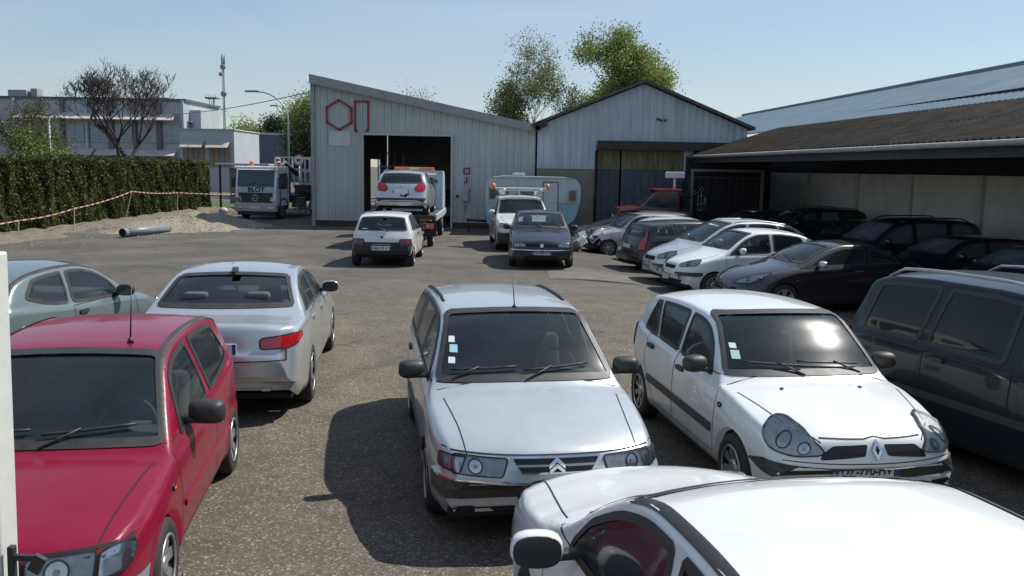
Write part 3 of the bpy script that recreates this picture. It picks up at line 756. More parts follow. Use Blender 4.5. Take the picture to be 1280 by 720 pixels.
def sp_clio2():
    return dict(L=3.77,W=1.64,paint=P_WHT,R=.28,wx=(.74,3.21),tumble=17,bowf=.24,bowr=.12,crown=.06,af=.85,
     top=[(0,.50),(.02,.60),(.07,.70),(.2,.76),(.5,.835),(.85,.885),(.98,.905),(1.06,.945),(1.38,1.18),(1.68,1.365),(1.95,1.41),(2.4,1.42),(2.9,1.405),(3.3,1.36),(3.46,1.28),(3.60,1.05),(3.68,.90),(3.74,.65),(3.77,.48)],
     belt=[(0,.46),(.1,.65),(.4,.765),(.95,.855),(2.4,.915),(3.2,.955),(3.6,1.0),(3.77,.46)],
     ws=(.935,1.36),rw=(.99,1.26),apil=.03,cpil=.10,
     win=[(1.32,1.5,2.12,2.12),(2.20,2.20,2.74,2.92),(2.80,2.98,3.22,3.10)],wr=.05,
     doors=[('a',dr(1.12,2.15,.30,.93)),('b',dr(2.16,3.02,.30,.95,-.02,.32))],
     bonnet=[(.10,.40),(.3,.56),(.92,.70)],seams=[([(-.40,.70),(-.08,.70),(0,.715),(.08,.70),(.40,.70)],'F'),([(-.66,.535),(0,.53),(.66,.535)],'F')],bump_z=.46,bump_x=(.42,.3),
     lamps=[('headlight',[(.31,.59),(.34,.64),(.50,.735),(.70,.79),(.78,.77),(.77,.68),(.70,.60),(.50,.565)],('F',45),'head',[(.60,.665,.055),(.45,.625,.044)],.05),
            ('tail_light',[(.50,.70),(.68,.72),(.72,.96),(.62,.98)],('B',45),'red'),
            ('side_repeater',[(.98,.74),(.98,.71),(1.04,.71),(1.04,.74)],'L','smoke',None,.01)],
     decals=[('grille',[(.065,.665),(.09,.585),(.42,.555),(.40,.60),(.32,.655)],'F',mat('grille_black',(.012,.012,.013),.5),.004,True),
             ('bumper_moulding',[(-.64,.385),(-.3,.36),(.3,.36),(.64,.385),(.64,.505),(.3,.50),(-.3,.50),(-.64,.505)],'F',DBMP,.018),
             ('bumper_corner',[(.50,.505),(.50,.385),(.74,.42),(.88,.475),(.74,.515)],('F',45),DBMP,.018,True),
             ('air_intake',[(-.42,.29),(-.38,.235),(.38,.235),(.42,.29)],'F',LINER,.004),
             ('fog_lamp_recess',[(.55,.33),(.55,.26),(.70,.27),(.70,.35)],'F',LINER,.004,True),
             ('side_moulding',[(1.15,.53),(1.15,.455),(2.9,.48),(2.9,.55)],'LR',DBMP,.014,True),
             ('emblem',[(0,.695),(-.04,.625),(0,.555),(.04,.625)],'F',CHR,.018,False,.003),
             ('emblem_centre',[(0,.655),(-.016,.625),(0,.595),(.016,.625)],'F',GAP,.0195,False,.001),
             ('windscreen_sticker',[(-.60,1.04),(-.53,1.04),(-.52,1.10),(-.59,1.10)],'F',mat('sticker_pale_green',(.40,.62,.55),.5),.008,False,.004),
             ('windscreen_sticker',[(-.585,1.115),(-.53,1.115),(-.525,1.15),(-.58,1.15)],'F',WHP,.008,False,.004),
             ('washer_jet',[(.86,.33),(.86,.355),(.885,.355),(.885,.33)],'T',BLK,.01,True,.004),
             ('bumper_moulding',[(-.72,.50),(-.72,.42),(.72,.42),(.72,.50)],'B',DBMP,.015)],
     plates=[('F',0,.43,'DZ-770-HV')],wipers=[(.48,-.08),(-.05,-.55)],rwiper=(0,.3),
     rim=dict(n=8,w=.045,hub=.07),mirror=(1.40,.97),seatm=CLOTH)
def sp_red():
    return dict(L=3.83,W=1.64,paint=P_RED,R=.285,wx=(.76,3.20),tumble=18,bowf=.16,bowr=.10,crown=.035,shoulder=.05,
     top=[(0,.50),(.02,.60),(.05,.68),(.12,.72),(.4,.785),(.8,.855),(1.0,.88),(1.07,.915),(1.38,1.14),(1.70,1.35),(1.95,1.40),(2.4,1.42),(3.0,1.40),(3.35,1.35),(3.5,1.26),(3.64,1.02),(3.72,.88),(3.80,.66),(3.83,.48)],
     belt=[(0,.45),(.1,.64),(.5,.745),(1.0,.835),(2.4,.895),(3.2,.945),(3.6,.96),(3.83,.46)],
     ws=(.905,1.35),rw=(.97,1.25),apil=.03,cpil=.10,
     win=[(1.40,1.58,2.30,2.22),(2.42,2.34,3.28,3.06)],wr=.05,kick=.05,
     doors=[('a',dr(1.14,2.36,.30,.90,-.02,.02))],
     bonnet=[(.07,.60),(.5,.63),(.98,.69)],bump=GBMP,bump_z=.46,bump_x=(.62,.40),
     lamps=[('headlight',[(.30,.665),(.30,.525),(.60,.525),(.61,.665)],'F','head',[(.44,.595,.06)],.02),
            ('turn_signal',[(.625,.665),(.615,.53),(.72,.54),(.75,.58),(.745,.665)],'F','clear',None,.03),
            ('tail_light',[(.48,.68),(.68,.70),(.70,.92),(.52,.92)],('B',45),'red'),
            ('side_repeater',[(.92,.71),(.92,.675),(.98,.675),(.98,.71)],'L','amber',None,.012)],
     decals=[('grille',[(-.29,.655),(-.29,.545),(.29,.545),(.29,.655)],'F',mat('grille_black',(.012,.012,.013),.5),.006),
             ('grille_bar',[(-.28,.605),(-.28,.592),(.28,.592),(.28,.605)],'F',P_RED,.012,False,.003),
             ('lamp_gap',[(-.74,.682),(-.74,.670),(.74,.670),(.74,.682)],'F',GAP,.003,False,.003),
             ('side_moulding',[(1.2,.52),(1.2,.475),(2.85,.475),(2.85,.52)],'LR',P_RED,.012,True)],
     gutter=(1.62,3.4,.055),wipers=[(.02,.54),(-.56,-.05)],aerial=(1.92,.34,.38,-.08),
     rim=dict(n=7,w=.055,hub=.06),mirror=(1.60,.96),mk=1.08,mq=.5,handle=True,sealm=BLK,sealw=.028)
def sp_audi():
    return dict(L=4.70,W=1.83,paint=P_SIL2,R=.325,wx=(.90,3.71),tumble=24,bowf=.24,bowr=.17,crown=.05,shoulder=.07,ar=.9,tr=.10,
     top=[(0,.52),(.03,.66),(.12,.76),(.4,.83),(.9,.92),(1.25,.975),(1.4,1.03),(1.8,1.25),(2.1,1.37),(2.5,1.425),(2.9,1.42),(3.3,1.36),(3.6,1.24),(3.95,1.065),(4.08,1.03),(4.35,1.02),(4.55,1.015),(4.60,.99),(4.63,.90),(4.66,.76),(4.69,.70),(4.70,.50)],
     belt=[(0,.46),(.1,.66),(.5,.78),(1.3,.91),(2.4,.955),(3.4,.985),(4.0,.985),(4.5,.95),(4.70,.46)],
     ws=(1.05,1.36),rw=(1.085,1.355),apil=.06,cpil=.07,
     win=[(1.62,1.9,2.52,2.5),(2.60,2.58,3.18,3.20),(3.26,3.26,3.62,3.42)],wr=.04,
     doors=[('a',dr(1.38,2.56,.30,.945)),('b',dr(2.57,3.52,.30,.97,.0,.28))],
     bonnet=[(.15,.55),(.6,.66),(1.2,.74)],bump_z=.50,bump_x=(.45,.40),
     lamps=[('headlight',[(.45,.70),(.45,.60),(.80,.62),(.80,.72)],'F','head',[(.6,.66,.05)]),
            ('tail_light',[(.455,.765),(.45,.845),(.48,.875),(.76,.90),(.94,.90),(.96,.86),(.84,.80),(.70,.765)],('B',32),'red',None,.02)],
     decals=[('boot_gap',[(-.73,.655),(-.73,.645),(.73,.645),(.73,.655)],'B',GAP,.003,False,.002),
             ('boot_gap',[(.725,.75),(.735,.75),(.735,.645),(.725,.645)],'B',GAP,.003,True,.002),
             ('lower_valance',[(-.60,.36),(-.66,.27),(.66,.27),(.60,.36)],'B',BLK,.006),
             ('exhaust_pipe',[(.48,.315),(.48,.25),(.58,.25),(.58,.315)],'B',CHR,.03,True,.03),
             ('shark_fin',[(3.16,.035),(3.16,-.035),(3.32,-.02),(3.32,.02)],'T',BLK,.05,False,.01),
             ('ring_emblem',[(-.12,.905),(-.12,.865),(-.09,.865),(-.09,.905)],'B',CHR,.006,False,.015),
             ('ring_emblem',[(-.055,.905),(-.055,.865),(-.025,.865),(-.025,.905)],'B',CHR,.006,False,.015),
             ('ring_emblem',[(.01,.905),(.01,.865),(.04,.865),(.04,.905)],'B',CHR,.006,False,.015),
             ('ring_emblem',[(.075,.905),(.075,.865),(.105,.865),(.105,.905)],'B',CHR,.006,False,.015)],
     plates=[('B',0,.78,'')],hmat=P_SIL2,mirm=P_SIL2,rim=dict(n=7,w=.06,hub=.07),mirror=(1.85,1.03),sealm=BLK,track=-.01)
def sp_206(paint_,**k):
    d=dict(L=3.83,W=1.65,paint=paint_,R=.285,wx=(.78,3.22),tumble=20,bowf=.26,bowr=.14,crown=.055,shoulder=.06,af=.95,tf=.15,
     top=[(0,.46),(.03,.60),(.10,.70),(.3,.79),(.7,.90),(1.05,.985),(1.14,1.02),(1.5,1.22),(1.85,1.37),(2.1,1.42),(2.5,1.43),(2.95,1.405),(3.3,1.33),(3.48,1.21),(3.64,1.0),(3.72,.88),(3.80,.62),(3.83,.48)],
     belt=[(0,.42),(.1,.60),(.5,.76),(1.05,.88),(2.3,.935),(3.0,.99),(3.6,1.03),(3.83,.46)],
     ws=(1.02,1.365),rw=(1.0,1.22),apil=.07,cpil=.10,
     win=[(1.40,1.58,2.42,2.36),(2.50,2.44,3.22,3.0)],wr=.07,kick=.09,
     doors=[('a',dr(1.14,2.46,.30,.93,-.02,.04))],
     bonnet=[(.14,.42),(.35,.58),(1.0,.70)],bump_z=.46,bump_x=(.45,.3),
     lamps=[('headlight',[(.32,.58),(.36,.64),(.60,.70),(.78,.74),(.78,.67),(.62,.57)],('F',45),'head',[(.56,.66,.055)]),
            ('tail_light',[(.52,.74),(.66,.76),(.72,1.0),(.60,.98)],('B',45),'red')],
     decals=[('cowl_grille',[(1.02,.60),(.93,.3),(.90,0),(.93,-.3),(1.02,-.60),(1.10,-.60),(1.02,-.3),(.99,0),(1.02,.3),(1.10,.60)],'T',BLK,.006,False,.02)],
     gutter=(1.80,3.4,.05),rim=dict(n=9,w=.04,hub=.06),mirror=(1.50,.985),rwiper=(0,.3))
    d.update(k); return d
def stretch(d,s0,k):
    f=lambda x:x+k if x>s0 else x
    d['L']+=k; d['wx']=tuple(f(x) for x in d['wx']); d['win']=[tuple(f(x) for x in w) for w in d['win']]
    for q in ('top','belt','bonnet'): d[q]=[(f(p[0]),p[1]) for p in d[q]]
    d['doors']=[(n,[(f(p[0]),p[1]) for p in P]) for n,P in d['doors']]
    d['decals']=[(e[0],[(f(p[0]),p[1]) for p in e[1]])+tuple(e[2:]) if e[2] in('T','LR') else e for e in d['decals']]
    if d.get('gutter'): g=d['gutter']; d['gutter']=(f(g[0]),f(g[1]),g[2])
    if isinstance(d.get('mirror'),tuple): d['mirror']=(f(d['mirror'][0]),d['mirror'][1])
    return d
def sp_c3():
    return dict(L=3.85,W=1.67,paint=P_WHT,R=.29,wx=(.76,3.22),tumble=17,bowf=.26,bowr=.14,crown=.06,
     top=[(0,.50),(.03,.64),(.10,.75),(.3,.85),(.6,.95),(.9,1.04),(1.0,1.09),(1.35,1.31),(1.65,1.455),(1.95,1.515),(2.3,1.52),(2.8,1.48),(3.2,1.38),(3.5,1.23),(3.68,1.05),(3.76,.90),(3.82,.65),(3.85,.5)],
     belt=[(0,.46),(.1,.68),(.4,.83),(.95,.94),(2.4,.985),(3.3,1.03),(3.6,1.03),(3.85,.46)],
     ws=(1.09,1.44),rw=(1.06,1.28),apil=.05,cpil=.1,
     win=[(1.12,1.45,2.15,2.15),(2.24,2.24,3.08,2.95)],wr=.06,
     doors=[('a',dr(1.06,2.19,.30,.96)),('b',dr(2.20,3.06,.30,.99,0,.3))],
     bonnet=[(.16,.38),(.35,.56),(.9,.68)],bump_z=.50,bump_x=(.42,.3),
     lamps=[('headlight',[(.34,.68),(.36,.74),(.56,.81),(.82,.86),(.84,.80),(.76,.72)],('F',45),'head',[(.56,.755,.045)]),
            ('tail_light',[(.52,.80),(.66,.82),(.72,1.06),(.60,1.06)],('B',45),'red')],
     decals=[('grille',[(-.26,.70),(-.26,.62),(.26,.62),(.26,.70)],'F',LINER,.005),
             ('bumper_moulding',[(.32,.56),(.32,.47),(.80,.50),(.80,.58)],'F',DBMP,.014,True),
             ('bumper_moulding',[(.12,.56),(.12,.49),(.42,.49),(.42,.56)],'LR',DBMP,.012,True),
             ('chevron_bar',[(-.2,.745),(-.2,.725),(.2,.725),(.2,.745)],'F',CHR,.01),
             ('air_intake',[(-.36,.36),(-.32,.26),(.32,.26),(.36,.36)],'F',LINER,.004),
             ('side_moulding',[(1.1,.55),(1.1,.49),(3.0,.52),(3.0,.58)],'LR',P_WHT,.012,True)],
     plates=[('F',0,.42,'')],rim=dict(n=12,w=.03,hub=.08),mirror=(1.38,1.05),mirm=P_WHT)
def sp_307():
    return dict(L=4.36,W=1.76,paint=P_AUB,R=.315,wx=(.92,3.53),tumble=25,bowf=.26,bowr=.16,crown=.05,shoulder=.07,
     top=[(0,.48),(.03,.60),(.12,.70),(.4,.82),(.85,.93),(1.1,.985),(1.2,1.02),(1.6,1.20),(2.0,1.345),(2.35,1.415),(2.7,1.42),(3.1,1.36),(3.5,1.22),(3.85,1.06),(3.98,1.02),(4.2,.985),(4.29,.93),(4.34,.65),(4.36,.5)],
     belt=[(0,.44),(.1,.60),(.5,.76),(1.1,.89),(2.4,.955),(3.5,.985),(4.0,.97),(4.36,.46)],
     ws=(1.02,1.34),rw=(1.06,1.30),apil=.06,cpil=.08,
     win=[(1.40,1.65,2.72,2.78),(2.80,2.86,3.55,3.35)],wr=.06,
     doors=[('a',dr(1.28,2.72,.30,.93))],
     bonnet=[(.16,.40),(.5,.60),(1.05,.72)],bump_z=.48,bump_x=(.45,.35),
     lamps=[('headlight',[(.32,.60),(.38,.67),(.66,.77),(1.0,.84),(.90,.74),(.66,.62)],('F',45),'head',[(.60,.69,.045)]),
            ('tail_light',[(.50,.74),(.74,.74),(.78,.88),(.52,.88)],('B',45),'red'),('side_repeater',[(1.12,.70),(1.12,.67),(1.2,.67),(1.2,.70)],'L','clear',None,.01)],
     decals=[('grille',[(-.45,.52),(-.38,.36),(.38,.36),(.45,.52)],'F',LINER,.005)],plates=[('F',0,.44,'')],
     hmat=CHR,rim=dict(n=5,w=.07,hub=.07,fl=1.0),mirror=(1.66,1.0),mirm=P_SIL)
def sp_picasso():
    return dict(L=4.28,W=1.75,paint=P_SIL,R=.305,wx=(.88,3.64),tumble=17,bowf=.26,bowr=.15,crown=.06,
     top=[(0,.50),(.03,.64),(.10,.76),(.3,.87),(.6,.98),(.85,1.06),(.95,1.12),(1.4,1.38),(1.8,1.56),(2.2,1.635),(2.7,1.64),(3.3,1.58),(3.8,1.44),(4.0,1.30),(4.12,1.1),(4.2,.9),(4.26,.65),(4.28,.5)],
     belt=[(0,.46),(.1,.68),(.4,.84),(.9,.96),(2.4,1.03),(3.6,1.10),(4.0,1.08),(4.28,.46)],
     ws=(1.12,1.56),rw=(1.12,1.40),apil=.05,cpil=.1,
     win=[(1.10,1.55,2.3,2.3),(2.38,2.38,3.18,3.12),(3.26,3.20,3.85,3.6)],wr=.05,
     doors=[('a',dr(1.14,2.33,.30,1.0)),('b',dr(2.34,3.28,.30,1.04,0,.3))],
     bonnet=[(.14,.40),(.35,.58),(.9,.72)],bump_z=.50,bump_x=(.45,.3),
     lamps=[('headlight',[(.34,.68),(.36,.76),(.58,.84),(.82,.88),(.82,.80),(.74,.72)],('F',45),'head',[(.58,.765,.05)]),
            ('tail_light',[(.54,.80),(.68,.82),(.74,1.12),(.62,1.12)],('B',45),'red')],
     decals=[('grille',[(-.3,.72),(-.3,.63),(.3,.63),(.3,.72)],'F',LINER,.005),('bumper_moulding',[(.30,.55),(.30,.46),(.84,.49),(.84,.57)],'F',DBMP,.014,True),
             ('bumper_moulding',[(.1,.55),(.1,.48),(.5,.48),(.5,.55)],'LR',DBMP,.012,True),('side_moulding',[(1.3,.60),(1.3,.54),(3.2,.56),(3.2,.62)],'LR',DBMP,.012,True)],
     plates=[('F',0,.41,'')],rim=dict(n=6,w=.06,hub=.07),mirror=(1.45,1.12),mirm=P_SIL,railh=.02,rails=(2.0,3.7,.03,P_SIL))
def sp_wagon(paint_=None,**k):
    d=dict(L=4.5,W=1.77,paint=paint_ or P_BLK,R=.315,wx=(.90,3.54),tumble=20,bowf=.22,bowr=.14,crown=.05,
     top=[(0,.50),(.03,.62),(.12,.74),(.4,.83),(.9,.94),(1.15,.99),(1.25,1.03),(1.6,1.23),(2.0,1.39),(2.4,1.45),(3.0,1.46),(3.6,1.43),(4.0,1.37),(4.1,1.30),(4.25,1.06),(4.33,.93),(4.46,.66),(4.5,.5)],
     belt=[(0,.46),(.1,.64),(.5,.77),(1.1,.90),(2.4,.96),(3.6,1.0),(4.2,1.0),(4.5,.46)],
     ws=(1.06,1.38),rw=(1.03,1.30),apil=.055,cpil=.10,
     win=[(1.45,1.7,2.42,2.42),(2.50,2.50,3.22,3.32),(3.34,3.42,4.0,3.85)],wr=.05,
     doors=[('a',dr(1.22,2.45,.30,.94)),('b',dr(2.46,3.40,.30,.97,0,.3))],
     bonnet=[(.16,.50),(.5,.62),(1.1,.72)],bump_z=.50,bump_x=(.45,.35),
     lamps=[('headlight',[(.45,.62),(.45,.72),(.74,.76),(.80,.66)],'F','head',[(.6,.69,.05)]),
            ('tail_light',[(.50,.66),(.72,.68),(.76,.86),(.76,1.02),(.74,1.28),(.69,1.28),(.68,1.04),(.60,.95),(.50,.86)],('B',45),'red',None,.02)],
     decals=[('bumper_moulding',[(-.7,.56),(-.7,.48),(.7,.48),(.7,.56)],'B',DBMP,.015),('side_moulding',[(1.3,.5),(1.3,.44),(3.2,.46),(3.2,.52)],'LR',DBMP,.012,True)],
     plates=[('B',0,.74,'')],rim=dict(n=5,w=.06,hub=.06),mirror=(1.7,1.03),mirm=paint_ or P_BLK)
    d.update(k); return d
def sp_golf():
    return dict(L=4.15,W=1.735,paint=P_BLK,R=.31,wx=(.87,3.38),tumble=20,bowf=.20,bowr=.12,crown=.05,
     top=[(0,.50),(.03,.62),(.10,.72),(.3,.79),(.8,.91),(1.12,.97),(1.2,1.01),(1.6,1.24),(1.9,1.37),(2.2,1.43),(2.7,1.44),(3.3,1.40),(3.7,1.33),(3.82,1.24),(3.96,1.02),(4.03,.9),(4.12,.65),(4.15,.5)],
     belt=[(0,.46),(.1,.64),(.5,.76),(1.1,.89),(2.4,.945),(3.4,.97),(3.9,.97),(4.15,.46)],
     ws=(1.02,1.37),rw=(.99,1.26),apil=.05,cpil=.10,
     win=[(1.42,1.65,2.38,2.34),(2.46,2.42,3.35,3.2)],wr=.04,doors=[('a',dr(1.18,2.40,.30,.93))],
     bonnet=[(.14,.52),(.5,.62),(1.05,.70)],bump_z=.48,bump_x=(.45,.3),
     lamps=[('headlight',[(.42,.58),(.41,.665),(.70,.69),(.745,.64),(.72,.57)],'F','head',[(.62,.63,.045),(.50,.625,.038)],.03),
            ('tail_light',[(.50,.72),(.70,.72),(.72,.93),(.56,.93)],('B',45),'red')],
     decals=[('grille',[(-.40,.66),(-.40,.59),(.40,.59),(.40,.66)],'F',LINER,.005),('air_intake',[(-.45,.34),(-.42,.26),(.42,.26),(.45,.34)],'F',LINER,.004),
             ('bumper_trim',[(-.80,.515),(-.80,.500),(.80,.500),(.80,.515)],'F',CHR,.012,False,.004),('emblem',circ(0,.625,.05,12),'F',CHR,.008,False,.01)],
     plates=[('F',0,.43,'CD-360-YY')],rim=dict(n=6,w=.06,hub=.06),mirror=(1.62,1.0),wipers=[(.55,.02),(.02,-.52)])
def sp_clio1():
    return dict(L=3.71,W=1.63,paint=P_WHT2,R=.275,wx=(.74,3.22),tumble=19,bowf=.14,bowr=.07,crown=.04,shoulder=.05,
     top=[(0,.50),(.03,.62),(.10,.70),(.4,.79),(.9,.91),(1.1,.955),(1.18,1.0),(1.5,1.2),(1.78,1.34),(2.0,1.385),(2.5,1.395),(3.0,1.37),(3.25,1.32),(3.36,1.24),(3.52,.98),(3.58,.88),(3.66,.72),(3.69,.60),(3.71,.45)],
     belt=[(0,.46),(.1,.63),(.5,.74),(1.0,.86),(2.4,.895),(3.2,.92),(3.5,.92),(3.71,.46)],
     ws=(1.0,1.34),rw=(.955,1.265),apil=.05,cpil=.07,
     win=[(1.40,1.6,2.28,2.25),(2.36,2.33,3.16,3.0)],wr=.04,doors=[('a',dr(1.16,2.32,.30,.88))],
     bonnet=[(.12,.55),(.5,.62),(1.05,.68)],bump=mat('black_bumper_plastic',(.018,.018,.019),.55),bump_z=.52,bump_zr=.60,bump_x=(.45,.40),
     lamps=[('headlight',[(.42,.56),(.42,.66),(.74,.66),(.74,.57)],'F','head',[(.58,.61,.05)]),
            ('tail_light',[(.36,.605),(.36,.70),(.40,.735),(.66,.735),(.68,.605)],('B',45),'smoke',None,.02)],
     decals=[('rear_panel',[(-.50,.655),(-.50,.60),(.50,.60),(.50,.655)],'B',BLK,.006),('emblem',circ(0,.78,.032,10),'B',GAP,.008,False,.006),
             ('sticker',[(.40,1.0),(.40,.96),(.53,.96),(.53,1.0)],'B',WHP,.006,False,.004)],
     plates=[('B',.02,.50,'8364 ZS 31')],rwiper=(-.16,.34),rim=dict(n=7,w=.05,hub=.06),mirror=(1.6,.97))
def sp_207():
    return dict(L=4.03,W=1.74,paint=P_SIL2,R=.30,wx=(.82,3.36),tumble=19,bowf=.24,bowr=.14,crown=.06,
     top=[(0,.50),(.03,.62),(.10,.74),(.4,.85),(.9,1.0),(1.1,1.05),(1.5,1.27),(1.9,1.42),(2.3,1.47),(2.9,1.46),(3.4,1.39),(3.6,1.30),(3.78,1.08),(3.86,.97),(3.98,.66),(4.03,.5)],
     belt=[(0,.46),(.1,.66),(.5,.80),(1.1,.93),(2.4,1.0),(3.3,1.05),(3.7,1.05),(4.03,.46)],
     ws=(1.08,1.41),rw=(1.05,1.33),apil=.05,cpil=.10,
     win=[(1.4,1.65,2.3,2.28),(2.38,2.36,3.15,3.05)],wr=.05,doors=[('a',dr(1.2,2.33,.30,.97)),('b',dr(2.34,3.2,.30,1.0,0,.28))],
     bonnet=[(.14,.42),(.5,.62),(1.0,.72)],bump_z=.52,bump_x=(.45,.3),
     lamps=[('headlight',[(.42,.66),(.42,.74),(.68,.88),(.76,.80)],'F','head',[(.6,.76,.05)]),
            ('tail_light',[(.40,.88),(.44,.78),(.66,.80),(.74,.90),(.76,1.04),(.66,1.08),(.48,.96)],('B',45),'red',None,.04)],
     decals=[('bumper_moulding',[(-.80,.58),(-.74,.46),(.74,.46),(.80,.58)],'B',BLK,.015),('emblem',[(0,.96),(-.03,.93),(0,.89),(.03,.93)],'B',GALV,.008,False,.005),
             ('torn_crack',[(-.30,.70),(-.18,.72),(-.08,.66),(0,.71),(.02,.62),(-.05,.64),(-.16,.60),(-.2,.66)],'B',GAP,.004,False,.004),
             ('sill_trim',[(-.35,.42),(-.35,.38),(.35,.38),(.35,.42)],'B',WHP,.01)],
     plates=[('B',0,.79,'')],rim=dict(n=6,w=.05,hub=.06),mirror=(1.6,1.08),mirm=BLK)
def sp_espace():
    return dict(L=4.52,W=1.81,paint=P_ESP,R=.31,wx=(.86,3.56),tumble=13,bowf=.26,bowr=.13,crown=.05,shoulder=.05,
     top=[(0,.50),(.03,.64),(.10,.76),(.3,.86),(.6,.96),(.85,1.04),(.95,1.10),(1.4,1.38),(1.8,1.58),(2.1,1.65),(2.6,1.69),(3.2,1.69),(3.8,1.66),(4.05,1.60),(4.2,1.36),(4.35,1.08),(4.42,.95),(4.5,.65),(4.52,.5)],
     belt=[(0,.46),(.1,.68),(.4,.84),(.9,.96),(2.4,1.02),(3.6,1.04),(4.2,1.04),(4.52,.46)],
     ws=(1.10,1.57),rw=(1.08,1.52),apil=.05,cpil=.08,
     win=[(1.15,1.62,2.14,2.10),(2.30,2.24,3.16,3.02),(3.26,3.12,4.02,3.88)],wr=.09,sglass=GLASSD,bglass=GLASSD,rglass=GLASSD,
     doors=[('a',dr(1.14,2.20,.30,.98)),('b',dr(2.21,3.16,.30,1.0,0,.2))],
     bonnet=[(.14,.46),(.35,.62),(.85,.74)],bump_z=.50,bump_x=(.45,.3),bump=DBMP,
     lamps=[('headlight',[(.45,.66),(.45,.78),(.78,.80),(.80,.68)],'F','head',[(.6,.72,.06)]),('tail_light',[(.56,.80),(.72,.80),(.76,1.04),(.62,1.02)],('B',45),'red')],
     decals=[('side_moulding',[(1.2,.62),(1.2,.55),(4.3,.57),(4.3,.64)],'LR',BLK,.014,True)],
     rails=(2.15,3.9,.08,GALV),railh=.07,rim=dict(n=5,w=.07,hub=.06),mirror=(1.5,1.12),sealw=.03)
def sp_suv(paint_,H=1.74,**k):
    f=H/1.74
    d=dict(L=4.7,W=1.86,paint=paint_,R=.36,wx=(.92,3.72),tumble=15,bowf=.20,bowr=.10,crown=.05,
     top=[(0,.55),(.03,.70),(.12,.88),(.4,.97),(.9,1.06),(1.2,1.11),(1.3,1.16*f),(1.7,1.42*f),(2.0,1.60*f),(2.3,1.68*f),(2.8,1.73*f),(3.6,1.73*f),(4.2,1.68*f),(4.36,1.58*f),(4.5,1.20),(4.56,1.05),(4.67,.7),(4.7,.55)],
     belt=[(0,.5),(.1,.78),(.5,.92),(1.2,1.04),(2.4,1.08),(3.6,1.10),(4.4,1.10),(4.7,.5)],
     ws=(1.17*f,1.59*f),rw=(1.14*f,1.54*f),apil=.05,cpil=.10,
     win=[(1.5,1.8,2.5,2.48),(2.58,2.56,3.38,3.42),(3.5,3.54,4.3,4.15)],wr=.05,
     doors=[('a',dr(1.3,2.54,.36,1.04)),('b',dr(2.55,3.48,.36,1.06,0,.25))],
     bonnet=[(.14,.55),(.5,.68),(1.1,.76)],bump_z=.6,bump_x=(.45,.35),bump=DBMP,
     lamps=[('headlight',[(.5,.74),(.5,.86),(.80,.88),(.84,.76)],'F','head',[(.65,.80,.06)]),('tail_light',[(.56,.80),(.72,.80),(.78,1.18),(.66,1.16)],('B',45),'red')],
     decals=[('grille',[(-.42,.86),(-.40,.70),(.40,.70),(.42,.86)],'F',LINER,.005)],
     rails=(2.2,4.1,.06,BLK),railh=.06,rim=dict(n=5,w=.07,hub=.06),mirror=(1.72,1.16),mirm=paint_)
    d.update(k); return d
